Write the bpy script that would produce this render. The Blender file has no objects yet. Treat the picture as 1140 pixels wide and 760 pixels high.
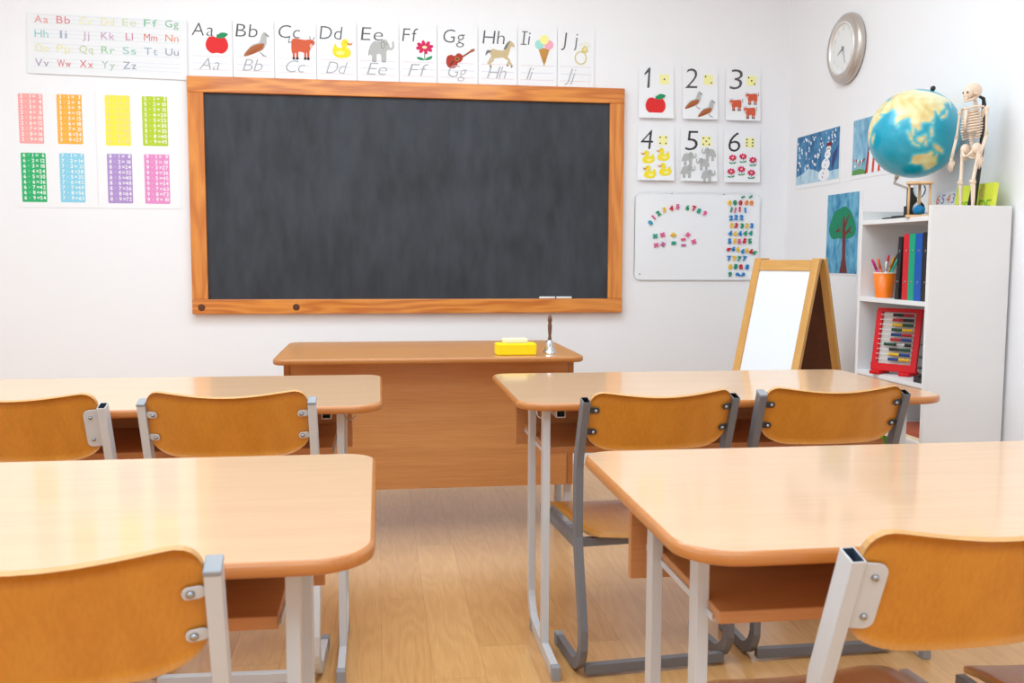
import bpy, bmesh, math, random
from mathutils import Vector, Matrix
random.seed(11)
PI = math.pi
SC = bpy.context.scene
COL = SC.collection

# ------------------------------------------------------------------ camera
F_PX, YAW, PITCH, ROLL = 1055.69, 0.140136, 0.08825, 0.003925
CAM = Vector((0.0, -4.86, 1.086))
FW = Vector((math.sin(YAW)*math.cos(PITCH), math.cos(YAW)*math.cos(PITCH), -math.sin(PITCH)))
R0 = Vector((math.cos(YAW), -math.sin(YAW), 0)); U0 = R0.cross(FW)
RT = R0*math.cos(ROLL) + U0*math.sin(ROLL)
UP = -R0*math.sin(ROLL) + U0*math.cos(ROLL)

def _ray(u, v): return FW + RT*((u-570)/F_PX) - UP*((v-380)/F_PX)
def bw(u, v, y=0.0):            # a point read off the photo, on the back wall (or a plane parallel to it)
    d = _ray(u, v); return CAM + d*((y-CAM.y)/d.y)
WX = 2.157
def level(u, v, z):                 # on a level plane
    d = _ray(u, v); return CAM + d*((z-CAM.z)/d.z)
def rw(u, v, x=WX):             # the same on the right wall
    d = _ray(u, v); return CAM + d*((x-CAM.x)/d.x)

# ------------------------------------------------------------------ materials
def lin(c):
    r = []
    for k in c:
        k = k/255.0
        r.append(k/12.92 if k <= .04045 else ((k+.055)/1.055)**2.4)
    return (r[0], r[1], r[2], 1.0)

MATS = {}
def _new(name):
    m = bpy.data.materials.new(name); m.use_nodes = True
    MATS[name] = m
    return m, m.node_tree.nodes, m.node_tree.links, m.node_tree.nodes['Principled BSDF']

def plain(name, rgb, rough=.5, metal=0.0, coat=0.0, spec=.5, var=.03, scale=14):
    m, N, L, b = _new(name)
    b.inputs['Roughness'].default_value = rough
    b.inputs['Metallic'].default_value = metal
    b.inputs['Coat Weight'].default_value = coat
    b.inputs['Coat Roughness'].default_value = .08
    b.inputs['Specular IOR Level'].default_value = spec
    tc = N.new('ShaderNodeTexCoord'); nz = N.new('ShaderNodeTexNoise'); nz.inputs['Scale'].default_value = scale
    nz.inputs['Detail'].default_value = 4
    mx = N.new('ShaderNodeMix'); mx.data_type = 'RGBA'
    c = lin(rgb)
    mx.inputs['A'].default_value = tuple(max(0, k*(1-var)) for k in c[:3]) + (1,)
    mx.inputs['B'].default_value = tuple(min(1, k*(1+var)) for k in c[:3]) + (1,)
    L.new(tc.outputs['Object'], nz.inputs['Vector']); L.new(nz.outputs['Fac'], mx.inputs['Factor'])
    L.new(mx.outputs['Result'], b.inputs['Base Color'])
    return m

def wood(name, light, dark, axis='x', stretch=12, scale=6, rings=7, fine=.35, rough=.35, coat=0.0, contrast=1.0, coatrough=.08, bump=0.0):
    m, N, L, b = _new(name)
    b.inputs['Roughness'].default_value = rough
    b.inputs['Coat Weight'].default_value = coat
    b.inputs['Coat Roughness'].default_value = coatrough
    tc = N.new('ShaderNodeTexCoord'); mp = N.new('ShaderNodeMapping')
    s = [scale]*3; s['xyz'.index(axis)] = scale/stretch
    mp.inputs['Scale'].default_value = s
    L.new(tc.outputs['Object'], mp.inputs['Vector'])
    n1 = N.new('ShaderNodeTexNoise'); n1.inputs['Scale'].default_value = 1.0; n1.inputs['Detail'].default_value = 2
    L.new(mp.outputs['Vector'], n1.inputs['Vector'])
    mu = N.new('ShaderNodeMath'); mu.operation = 'MULTIPLY'; mu.inputs[1].default_value = rings*PI
    L.new(n1.outputs['Fac'], mu.inputs[0])
    si = N.new('ShaderNodeMath'); si.operation = 'SINE'; L.new(mu.outputs[0], si.inputs[0])
    mp2 = N.new('ShaderNodeMapping'); s2 = [scale*22]*3; s2['xyz'.index(axis)] = scale*.9
    mp2.inputs['Scale'].default_value = s2
    L.new(tc.outputs['Object'], mp2.inputs['Vector'])
    n2 = N.new('ShaderNodeTexNoise'); n2.inputs['Scale'].default_value = 1.0; n2.inputs['Detail'].default_value = 3
    L.new(mp2.outputs['Vector'], n2.inputs['Vector'])
    a = N.new('ShaderNodeMath'); a.operation = 'MULTIPLY_ADD'; a.inputs[1].default_value = .5*(1-fine)*.6*contrast; a.inputs[2].default_value = .5
    L.new(si.outputs[0], a.inputs[0])
    c2 = N.new('ShaderNodeMath'); c2.operation = 'MULTIPLY_ADD'; c2.inputs[1].default_value = fine*2.2*contrast; c2.inputs[2].default_value = -fine*1.1*contrast
    L.new(n2.outputs['Fac'], c2.inputs[0])
    ad = N.new('ShaderNodeMath'); ad.operation = 'ADD'; ad.use_clamp = True
    L.new(a.outputs[0], ad.inputs[0]); L.new(c2.outputs[0], ad.inputs[1])
    mx = N.new('ShaderNodeMix'); mx.data_type = 'RGBA'
    mx.inputs['A'].default_value = lin(dark); mx.inputs['B'].default_value = lin(light)
    L.new(ad.outputs[0], mx.inputs['Factor']); L.new(mx.outputs['Result'], b.inputs['Base Color'])
    if bump:
        bp = N.new('ShaderNodeBump'); bp.inputs['Strength'].default_value = bump; bp.inputs['Distance'].default_value = .001
        L.new(n2.outputs['Fac'], bp.inputs['Height']); L.new(bp.outputs['Normal'], b.inputs['Normal'])
    return m

def floor_mat():
    m, N, L, b = _new('oak_laminate')
    tc = N.new('ShaderNodeTexCoord'); sp = N.new('ShaderNodeSeparateXYZ'); L.new(tc.outputs['Object'], sp.inputs[0])
    def mth(op, a, bb=None, c=None, clamp=False):
        n = N.new('ShaderNodeMath'); n.operation = op; n.use_clamp = clamp
        for i, v in enumerate((a, bb, c)):
            if v is None: continue
            if isinstance(v, (int, float)): n.inputs[i].default_value = v
            else: L.new(v, n.inputs[i])
        return n.outputs[0]
    px = mth('DIVIDE', sp.outputs['X'], .135); ix = mth('FLOOR', px); fx = mth('FRACT', px)
    wn = N.new('ShaderNodeTexWhiteNoise'); wn.noise_dimensions = '1D'; L.new(ix, wn.inputs['W'])
    py = mth('DIVIDE', mth('ADD', sp.outputs['Y'], mth('MULTIPLY', wn.outputs['Value'], 1.3)), 1.15)
    iy = mth('FLOOR', py); fy = mth('FRACT', py)
    cb = N.new('ShaderNodeCombineXYZ'); L.new(ix, cb.inputs[0]); L.new(iy, cb.inputs[1])
    w2 = N.new('ShaderNodeTexWhiteNoise'); w2.noise_dimensions = '3D'; L.new(cb.outputs[0], w2.inputs['Vector'])
    off = mth('MULTIPLY', w2.outputs['Value'], 37.0)
    v1 = N.new('ShaderNodeCombineXYZ')
    L.new(mth('MULTIPLY_ADD', sp.outputs['X'], 11.0, off), v1.inputs[0]); L.new(mth('MULTIPLY', sp.outputs['Y'], 1.5), v1.inputs[1]); L.new(off, v1.inputs[2])
    n1 = N.new('ShaderNodeTexNoise'); n1.inputs['Scale'].default_value = 1; n1.inputs['Detail'].default_value = 1.5; L.new(v1.outputs[0], n1.inputs['Vector'])
    ring = mth('SINE', mth('MULTIPLY', n1.outputs['Fac'], 64.0))
    v2 = N.new('ShaderNodeCombineXYZ')
    L.new(mth('MULTIPLY_ADD', sp.outputs['X'], 260.0, off), v2.inputs[0]); L.new(mth('MULTIPLY', sp.outputs['Y'], 9.0), v2.inputs[1])
    n2 = N.new('ShaderNodeTexNoise'); n2.inputs['Scale'].default_value = 1; n2.inputs['Detail'].default_value = 3; L.new(v2.outputs[0], n2.inputs['Vector'])
    t = mth('ADD', mth('MULTIPLY_ADD', ring, .10, .5), mth('MULTIPLY_ADD', n2.outputs['Fac'], .8, -.4))
    t = mth('ADD', t, mth('MULTIPLY_ADD', w2.outputs['Value'], .34, -.17), None, True)
    mx = N.new('ShaderNodeMix'); mx.data_type = 'RGBA'
    mx.inputs['A'].default_value = lin((194, 138, 80)); mx.inputs['B'].default_value = lin((230, 180, 118))
    L.new(t, mx.inputs['Factor'])
    # fine joints between the boards
    jx = mth('LESS_THAN', mth('MINIMUM', fx, mth('SUBTRACT', 1.0, fx)), .012)
    jy = mth('LESS_THAN', mth('MINIMUM', fy, mth('SUBTRACT', 1.0, fy)), .0016)
    j = mth('MULTIPLY', mth('MAXIMUM', jx, jy), .2)
    m2 = N.new('ShaderNodeMix'); m2.data_type = 'RGBA'; L.new(j, m2.inputs['Factor']); L.new(mx.outputs['Result'], m2.inputs['A'])
    m2.inputs['B'].default_value = lin((140, 88, 46))
    L.new(m2.outputs['Result'], b.inputs['Base Color'])
    b.inputs['Roughness'].default_value = .3
    b.inputs['Coat Weight'].default_value = .35; b.inputs['Coat Roughness'].default_value = .22
    return m

def slate_mat():
    m, N, L, b = _new('slate')
    tc = N.new('ShaderNodeTexCoord')
    mp = N.new('ShaderNodeMapping'); mp.inputs['Scale'].default_value = (7, 7, 2.2); L.new(tc.outputs['Object'], mp.inputs['Vector'])
    n1 = N.new('ShaderNodeTexNoise'); n1.inputs['Scale'].default_value = 3; n1.inputs['Detail'].default_value = 6; L.new(mp.outputs['Vector'], n1.inputs['Vector'])
    n2 = N.new('ShaderNodeTexNoise'); n2.inputs['Scale'].default_value = 2.2; n2.inputs['Detail'].default_value = 5; L.new(tc.outputs['Object'], n2.inputs['Vector'])
    ad = N.new('ShaderNodeMath'); ad.operation = 'MULTIPLY_ADD'; ad.inputs[1].default_value = .45; L.new(n1.outputs['Fac'], ad.inputs[0])
    mu = N.new('ShaderNodeMath'); mu.operation = 'MULTIPLY'; mu.inputs[1].default_value = .55; L.new(n2.outputs['Fac'], mu.inputs[0]); L.new(mu.outputs[0], ad.inputs[2])
    cr = N.new('ShaderNodeValToRGB'); e = cr.color_ramp.elements
    e[0].position = .34; e[0].color = lin((44, 46, 51)); e[1].position = .74; e[1].color = lin((68, 72, 80))
    L.new(ad.outputs[0], cr.inputs[0]); L.new(cr.outputs[0], b.inputs['Base Color'])
    b.inputs['Roughness'].default_value = .62; b.inputs['Specular IOR Level'].default_value = .35
    return m

def paint_mat(name, a, c, scale=9, rough=.8):
    m, N, L, b = _new(name)
    tc = N.new('ShaderNodeTexCoord'); mp = N.new('ShaderNodeMapping'); mp.inputs['Scale'].default_value = (1.0, .45, 1); L.new(tc.outputs['Object'], mp.inputs['Vector'])
    n1 = N.new('ShaderNodeTexNoise'); n1.inputs['Scale'].default_value = scale*3; n1.inputs['Detail'].default_value = 5; n1.inputs['Distortion'].default_value = .8
    L.new(mp.outputs['Vector'], n1.inputs['Vector'])
    cr = N.new('ShaderNodeValToRGB'); e = cr.color_ramp.elements
    e[0].position = .34; e[0].color = lin(a); e[1].position = .66; e[1].color = lin(c)
    L.new(n1.outputs['Fac'], cr.inputs[0]); L.new(cr.outputs[0], b.inputs['Base Color']); b.inputs['Roughness'].default_value = rough
    return m

plain('wall_paint', (244, 242, 244), .55, var=.012, scale=3)
plain('ceiling_paint', (245, 245, 245), .8, var=.01)
floor_mat(); slate_mat()
wood('desk_top', (231, 187, 146), (216, 170, 130), 'x', 16, 9, 6, .6, .36, .65, 1.0, .085)
wood('desk_edge', (204, 132, 68), (184, 112, 52), 'x', 10, 20, 5, .5, .3, .35)
wood('desk_board', (208, 144, 90), (190, 124, 72), 'x', 12, 9, 7, .6, .4, .1)
wood('teacher_top', (214, 158, 102), (198, 138, 84), 'x', 16, 9, 6, .6, .28, .5, 1.0, .1)
wood('teacher_edge', (196, 128, 66), (180, 112, 54), 'x', 12, 16, 5, .5, .35, .2)
wood('teacher_board', (224, 160, 98), (204, 136, 76), 'x', 13, 8, 9, .55, .38, .15)
wood('ply_back', (216, 144, 48), (196, 122, 32), 'z', 6, 9, 7, .5, .32, .3, 1.0, .12)
wood('ply_seat', (220, 150, 56), (200, 128, 40), 'y', 6, 9, 7, .5, .36, .2, 1.0, .15)
wood('ply_rim', (226, 178, 116), (196, 140, 78), 'x', 10, 40, 3, .6, .45)
wood('pine_x', (230, 146, 58), (196, 104, 30), 'x', 9, 9, 17, .3, .34, .4, 1.9)
wood('pine_z', (230, 146, 58), (198, 108, 32), 'z', 9, 9, 15, .3, .34, .4, 1.7)
wood('knot', (110, 56, 20), (60, 26, 10), 'x', 1.5, 90, 8, .3, .4)
wood('easel_pine', (226, 172, 96), (204, 144, 66), 'z', 10, 14, 6, .5, .45)
wood('easel_pine_x', (226, 172, 96), (204, 144, 66), 'x', 10, 14, 6, .5, .45)
wood('easel_brown', (104, 54, 26), (74, 36, 16), 'z', 8, 9, 5, .5, .55)
wood('pale_wood', (230, 192, 150), (206, 162, 116), 'z', 8, 40, 4, .5, .5)
wood('handle_wood', (128, 78, 40), (88, 50, 24), 'z', 5, 60, 4, .5, .35, .4)
plain('light_grey_steel', (206, 206, 209), .35, 0, .2, var=.01)
plain('dark_grey_steel', (112, 112, 117), .4, 0, .15, var=.02)
plain('grey_plastic', (150, 152, 158), .45, var=.02)
plain('dark_plastic', (60, 62, 66), .45, var=.02)
plain('tube_inside', (60, 74, 92), .6, var=.02)
plain('screw_steel', (170, 172, 178), .22, 1.0, var=.02)
plain('hook_wire', (214, 214, 214), .25, .8, var=.02)
plain('paper', (243, 242, 244), .7, var=.006)
plain('paper_grey', (238, 238, 240), .7, var=.006)
plain('board_white', (244, 244, 247), .22, 0, .3, var=.004)
plain('easel_white', (242, 244, 248), .25, 0, .2, var=.004)
plain('laminate_white', (233, 231, 231), .4, var=.008, scale=5)
plain('ink', (52, 52, 56), .7); plain('ink_grey', (118, 118, 122), .7); plain('ink_mid', (84, 84, 88), .7)
plain('cursive', (176, 176, 182), .8); plain('rule_pink', (226, 202, 208), .8); plain('rule_blue', (206, 210, 224), .8)
plain('chalk_white', (244, 243, 240), .9)
plain('sponge_yellow', (252, 218, 10), .85, var=.06, scale=120); plain('sponge_cream', (250, 244, 190), .85, var=.04, scale=120)
plain('bell_metal', (214, 214, 216), .12, 1.0, var=.01)
for n_, c_ in dict(red=(226, 34, 36), green=(16, 146, 92), dgreen=(18, 110, 62), brown=(176, 98, 52), brown2=(150, 76, 40), grey=(186, 186, 184),
                   dgrey=(120, 120, 120), cow=(214, 92, 58), cowpink=(240, 190, 180), black=(40, 38, 38), yellow=(250, 226, 40), beak=(224, 140, 40),
                   magenta=(214, 22, 92), cream=(240, 226, 170), guitar=(178, 52, 34), horse=(206, 184, 140), cone=(206, 150, 70), mint=(168, 222, 214),
                   lemon=(248, 240, 150), pinkice=(246, 170, 190), gold=(222, 206, 130), dicey=(250, 244, 170), mauve=(190, 120, 160)).items():
    plain('print_'+n_, c_, .7)
for n_, c_ in dict(yellow=(244, 196, 50), green=(10, 146, 104), red=(206, 28, 48), pink=(226, 92, 146), blue=(16, 128, 200), cyan=(20, 160, 196),
                   teal=(14, 160, 140), orange=(242, 142, 62), mauve=(186, 92, 146)).items():
    plain('magnet_'+n_, c_, .35, 0, .3)
for n_, c_ in dict(pink=(246, 168, 166), orange=(250, 178, 66), yellow=(250, 234, 78), lime=(184, 208, 44), green=(40, 178, 110), blue=(142, 208, 232),
                   purple=(178, 146, 206), rose=(230, 142, 198)).items():
    plain('table_'+n_, c_, .7)
plain('table_digits', (252, 250, 246), .7); plain('table_digits_yellow', (244, 214, 170), .7)
for n_, c_ in dict(a=(232, 150, 150), b=(226, 130, 130), c=(238, 236, 176), d=(236, 228, 168), e=(206, 220, 178), f=(140, 196, 160), g=(132, 190, 150),
                   h=(146, 204, 202), i=(164, 178, 200), j=(204, 176, 200), k=(206, 158, 190), l=(214, 130, 146), m=(222, 112, 110), n=(232, 150, 120),
                   q=(198, 208, 160), r=(160, 204, 160), s=(150, 200, 186), t=(156, 176, 196), u=(156, 160, 180), v=(176, 152, 184), w=(224, 96, 110),
                   x=(226, 110, 104), y=(176, 196, 176), z=(150, 158, 176)).items():
    plain('crayon_'+n_, c_, .8)
plain('pupil_desk_dark', (52, 52, 54), .5)
plain('clock_metal', (196, 186, 178), .3, .55, .2); plain('clock_rim', (236, 232, 228), .25, .3, .3); plain('clock_face', (236, 235, 233), .5)
plain('clock_digit', (206, 205, 204), .6); plain('clock_hand', (132, 138, 148), .4)
plain('bone', (238, 214, 192), .55, var=.05, scale=60)
plain('socket_brown', (120, 92, 76), .7)
plain('black_plastic', (28, 27, 30), .4)
plain('cup_orange', (250, 122, 8), .4, 0, .2); plain('cup_rim', (252, 236, 214), .5)
for n_, c_ in dict(black=(34, 33, 36), red=(206, 30, 44), green=(10, 158, 122), blue=(10, 84, 176)).items():
    plain('binder_'+n_, c_, .4, 0, .15)
plain('abacus_red', (206, 12, 22), .5, 0, 0, .3)
for n_, c_ in dict(black=(34, 34, 38), red=(200, 30, 44), yellow=(246, 196, 30), green=(18, 84, 56), blue=(26, 68, 140), white=(236, 236, 232)).items():
    plain('bead_'+n_, c_, .3, 0, .3)
plain('rod_white', (232, 230, 226), .3)
plain('board_grey', (206, 198, 192), .7)
plain('sand_blue', (20, 124, 176), .9)
plain('terracotta', (178, 88, 58), .6); plain('cream_card', (240, 218, 184), .6); plain('lime_plastic', (124, 206, 20), .4, 0, .2)
plain('book_yellow', (244, 224, 40), .5); plain('book_lime', (224, 232, 70), .5)
for n_, c_ in dict(pink=(204, 30, 120), coral=(240, 110, 70), red=(220, 40, 70), amber=(232, 156, 50), green=(20, 96, 66), white=(232, 232, 234), teal=(60, 170, 150), black=(40, 40, 44)).items():
    plain('pen_'+n_, c_, .35)
plain('digit_orange', (232, 112, 60), .6); plain('digit_violet', (140, 110, 190), .6); plain('digit_green', (128, 186, 40), .6); plain('digit_pink', (240, 170, 140), .6)
paint_mat('paint_night', (38, 92, 140), (84, 146, 190)); paint_mat('paint_snow', (150, 190, 214), (196, 220, 232))
paint_mat('paint_sky', (96, 156, 192), (158, 200, 220)); paint_mat('paint_teal', (44, 128, 172), (120, 184, 212))
plain('paint_white', (240, 242, 246), .8); plain('paint_red', (222, 72, 50), .8); plain('paint_maroon', (122, 34, 44), .8); plain('paint_green', (14, 132, 96), .8)
plain('paint_trunk', (112, 44, 44), .8); plain('paint_grass', (92, 150, 80), .8); plain('paint_black', (50, 40, 44), .8); plain('paint_shadow', (52, 66, 120), .8)
def glass_mat():
    m, N, L, b = _new('clear_glass')
    b.inputs['Base Color'].default_value = (.9, .96, 1, 1); b.inputs['Transmission Weight'].default_value = 1; b.inputs['Roughness'].default_value = .02; b.inputs['IOR'].default_value = 1.06
glass_mat()
def globe_mat():
    m, N, L, b = _new('globe_print')
    at = N.new('ShaderNodeAttribute'); at.attribute_name = 'map'
    tc = N.new('ShaderNodeTexCoord'); n = N.new('ShaderNodeTexNoise'); n.inputs['Scale'].default_value = 30; n.inputs['Detail'].default_value = 5
    L.new(tc.outputs['Object'], n.inputs['Vector'])
    mx = N.new('ShaderNodeMix'); mx.data_type = 'RGBA'; mx.blend_type = 'OVERLAY'; mx.inputs['Factor'].default_value = .15
    L.new(at.outputs['Color'], mx.inputs['A']); L.new(n.outputs['Fac'], mx.inputs['B']); L.new(mx.outputs['Result'], b.inputs['Base Color'])
    b.inputs['Roughness'].default_value = .3; b.inputs['Coat Weight'].default_value = .5; b.inputs['Coat Roughness'].default_value = .15
globe_mat()
def lamp_mat():
    m, N, L, b = _new('lamp_glow')
    b.inputs['Emission Color'].default_value = (1, .98, .96, 1); b.inputs['Emission Strength'].default_value = 3
lamp_mat()

# ------------------------------------------------------------------ mesh builder
class MB:
    def __init__(s): s.v = []; s.f = []; s.m = []; s.sm = []; s.names = []
    def mi(s, mat):
        if mat not in s.names: s.names.append(mat)
        return s.names.index(mat)
    def add(s, vs, fs, mat, smooth=False):
        o = len(s.v); s.v += [tuple(p) for p in vs]; k = s.mi(mat)
        for f in fs: s.f.append(tuple(i+o for i in f)); s.m.append(k); s.sm.append(smooth)
    def box(s, x0, x1, y0, y1, z0, z1, mat, M=None):
        vs = [Vector((x, y, z)) for z in (z0, z1) for y in (y0, y1) for x in (x0, x1)]
        if M: vs = [M @ p for p in vs]
        s.add(vs, [(0, 2, 3, 1), (4, 5, 7, 6), (0, 1, 5, 4), (2, 6, 7, 3), (0, 4, 6, 2), (1, 3, 7, 5)], mat)
    def prism(s, pts, z0, z1, mat, side=None, M=None, bottom=True):
        n = len(pts); vs = [Vector((p[0], p[1], z0)) for p in pts] + [Vector((p[0], p[1], z1)) for p in pts]
        if M: vs = [M @ p for p in vs]
        fs = [tuple(range(n, 2*n))]
        if bottom: fs.append(tuple(range(n-1, -1, -1)))
        s.add(vs, fs, mat)
        s.add(vs, [(i, (i+1) % n, n+(i+1) % n, n+i) for i in range(n)], side or mat)
    def rings(s, rs, mat, cap0=True, cap1=True, smooth=True, capmat=None, closed=False):
        n = len(rs[0]); vs = [p for r in rs for p in r]; fs = []
        K = len(rs) if closed else len(rs)-1
        for k in range(K):
            a, b = k*n, ((k+1) % len(rs))*n
            fs += [(a+i, a+(i+1) % n, b+(i+1) % n, b+i) for i in range(n)]
        s.add(vs, fs, mat, smooth)
        if not closed:
            if cap0: s.add(rs[0], [tuple(range(n-1, -1, -1))], capmat or mat)
            if cap1: s.add(rs[-1], [tuple(range(n))], capmat or mat)
    def lathe(s, prof, mat, n=24, M=None, cap0=True, cap1=True):
        rs = []
        for r, z in prof:
            ring = [Vector((max(r, 1e-4)*math.cos(2*PI*i/n), max(r, 1e-4)*math.sin(2*PI*i/n), z)) for i in range(n)]
            rs.append([M @ p for p in ring] if M else ring)
        s.rings(rs, mat, cap0, cap1)
    def tube(s, path, r, mat, n=8, M=None, cap=True, closed=False):
        P = [Vector(p) for p in path]; rad = r if isinstance(r, (list, tuple)) else [r]*len(P)
        rs = []; prev = None; K = len(P)
        for i, p in enumerate(P):
            if closed: d = P[(i+1) % K]-P[i-1]
            else: d = P[min(i+1, K-1)]-P[max(i-1, 0)]
            d.normalize()
            if prev is None:
                a = Vector((0, 0, 1)) if abs(d.z) < .9 else Vector((1, 0, 0)); u = d.cross(a).normalized()
            else: u = (prev - d*prev.dot(d)).normalized()
            prev = u; w = d.cross(u)
            ring = [p+u*(rad[i]*math.cos(2*PI*k/n))+w*(rad[i]*math.sin(2*PI*k/n)) for k in range(n)]
            rs.append([M @ q for q in ring] if M else ring)
        s.rings(rs, mat, cap, cap, closed=closed)
    def rect_sweep(s, yz, x, w, t, mat, open_end=None, inside=None):
        """a rectangular tube (w across x, t in the y-z plane) bent along a y-z path"""
        P = [Vector((0, a, b)) for a, b in yz]; rs = []
        for i, p in enumerate(P):
            d0 = (P[i]-P[i-1]).normalized() if i else None; d1 = (P[i+1]-P[i]).normalized() if i < len(P)-1 else None
            d = ((d0 or d1)+(d1 or d0)).normalized(); nrm = Vector((0, -d.z, d.y))
            k = 1.0
            if d0 and d1: k = 1/max(.5, d.dot(d1))
            a = nrm*(t/2*k)
            rs.append([p+a+Vector((x-w/2, 0, 0)), p+a+Vector((x+w/2, 0, 0)), p-a+Vector((x+w/2, 0, 0)), p-a+Vector((x-w/2, 0, 0))])
        s.rings(rs, mat, True, open_end is None, smooth=False)
        if open_end:
            e = rs[-1]; c = sum(e, Vector())/4; d = (P[-1]-P[-2]).normalized(); wl = .0022
            def inset(q, dw, dt):
                o = q-c; ax = Vector((1, 0, 0)); nn = Vector((0, -d.z, d.y))
                return c+ax*(o.dot(ax)*(1-2*dw/w))+nn*(o.dot(nn)*(1-2*dt/t))
            inn = [inset(q, wl, wl) for q in e]; dn = [q-d*.03 for q in inn]
            s.add(e+inn, [(i, (i+1) % 4, 4+(i+1) % 4, 4+i) for i in range(4)], mat)
            s.add(inn+dn, [(i, (i+1) % 4, 4+(i+1) % 4, 4+i) for i in range(4)], inside)
            s.add(dn, [(0, 1, 2, 3)], inside)
    def sphere(s, c, r, mat, nu=16, nv=10, M=None):
        rr = r if isinstance(r, (tuple, list)) else (r, r, r); rs = []
        for j in range(nv+1):
            th = -PI/2+PI*j/nv; k = max(math.cos(th), .02)
            ring = [Vector((c[0]+rr[0]*k*math.cos(2*PI*i/nu), c[1]+rr[1]*k*math.sin(2*PI*i/nu), c[2]+rr[2]*math.sin(th))) for i in range(nu)]
            rs.append([M @ p for p in ring] if M else ring)
        s.rings(rs, mat)
    def poly(s, pts, z, mat, M=None):
        vs = [Vector((p[0], p[1], z)) for p in pts]
        ar = sum(pts[i][0]*pts[(i+1) % len(pts)][1]-pts[(i+1) % len(pts)][0]*pts[i][1] for i in range(len(pts)))
        if ar < 0: vs.reverse()
        if M: vs = [M @ p for p in vs]
        s.add(vs, [tuple(range(len(vs)))], mat)

def spline(pts, n=5):
    """closed Catmull-Rom curve through the points"""
    out = []; K = len(pts)
    for i in range(K):
        p0, p1, p2, p3 = pts[i-1], pts[i], pts[(i+1) % K], pts[(i+2) % K]
        for k in range(n):
            t = k/n
            out.append(tuple(.5*(2*p1[j]+(-p0[j]+p2[j])*t+(2*p0[j]-5*p1[j]+4*p2[j]-p3[j])*t*t+(-p0[j]+3*p1[j]-3*p2[j]+p3[j])*t**3) for j in (0, 1)))
    return out
def ell(cx, cy, rx, ry, n=20, rot=0):
    c, s_ = math.cos(rot), math.sin(rot)
    return [(cx+rx*math.cos(2*PI*i/n)*c-ry*math.sin(2*PI*i/n)*s_, cy+rx*math.cos(2*PI*i/n)*s_+ry*math.sin(2*PI*i/n)*c) for i in range(n)]
def rrect(hx, hy, r, n=8, rs=None):
    """rounded rectangle; rs = radii for (+x+y, -x+y, -x-y, +x-y)"""
    out = []; rs = rs or (r,)*4
    for (sx, sy, a0), rr in zip(((1, 1, 0), (-1, 1, 90), (-1, -1, 180), (1, -1, 270)), rs):
        for i in range(n+1):
            a = math.radians(a0+90*i/n); out.append((sx*(hx-rr)+rr*math.cos(a), sy*(hy-rr)+rr*math.sin(a)))
    return out

def obj(name, mb, parent=None, bevel=0, loc=None, rot=None, auto=False):
    me = bpy.data.meshes.new(name); me.from_pydata(mb.v, [], mb.f)
    for n in mb.names: me.materials.append(MATS[n])
    me.polygons.foreach_set('material_index', mb.m); me.polygons.foreach_set('use_smooth', mb.sm); me.update()
    bm = bmesh.new(); bm.from_mesh(me); bmesh.ops.remove_doubles(bm, verts=bm.verts, dist=1e-6)
    bm.to_mesh(me); bm.free()
    o = bpy.data.objects.new(name, me); COL.objects.link(o)
    if parent: o.parent = parent
    if loc is not None: o.location = loc
    if rot is not None: o.rotation_euler = rot
    if bevel:
        b = o.modifiers.new('bevel', 'BEVEL'); b.width = bevel; b.segments = 2; b.limit_method = 'ANGLE'; b.angle_limit = math.radians(50)
    return o
def tag(o, label, cat, group=None):
    o['label'] = label; o['category'] = cat
    if group: o['group'] = group
    return o
def thing(name, label, cat, loc=(0, 0, 0), rotz=0, group=None):
    o = bpy.data.objects.new(name, None); COL.objects.link(o); o.location = loc; o.rotation_euler = (0, 0, rotz)
    o.empty_display_size = .1
    return tag(o, label, cat, group)
def struct(name, mb, **k):
    o = obj(name, mb, **k); o['kind'] = 'structure'; return o
def copy_tree(o, parent=None):
    c = o.copy(); COL.objects.link(c)
    if parent: c.parent = parent
    for ch in list(o.children): copy_tree(ch, c)
    return c

# ------------------------------------------------------------------ lettering
_G = {}
def glyph(ch, depth=0.0, bold=0.0):
    key = (ch, depth, bold)
    if key in _G: return _G[key]
    cu = bpy.data.curves.new('glyph', 'FONT'); cu.body = ch; cu.size = 1; cu.extrude = depth; cu.offset = bold; cu.resolution_u = 3
    o = bpy.data.objects.new('glyph', cu); COL.objects.link(o)
    bpy.context.view_layer.update()
    me = bpy.data.meshes.new_from_object(o.evaluated_get(bpy.context.evaluated_depsgraph_get()))
    vs = [v.co.copy() for v in me.vertices]; fs = [tuple(p.vertices) for p in me.polygons]
    bpy.data.objects.remove(o); bpy.data.curves.remove(cu); bpy.data.meshes.remove(me)
    if vs: bb = (min(v.x for v in vs), max(v.x for v in vs), min(v.y for v in vs), max(v.y for v in vs))
    else: bb = (0, .3, 0, .7)
    _G[key] = (vs, fs, bb); return _G[key]
CAP = None
def one_flag(mb, x, y, h, w, mat, z):
    mb.poly([(x+w*.62, y), (x+w, y), (x+w*1.12, y+h), (x+w*.9, y+h), (x+w*.2, y+h*.72), (x+w*.18, y+h*.6), (x+w*.8, y+h*.78)], z, mat)
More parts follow.
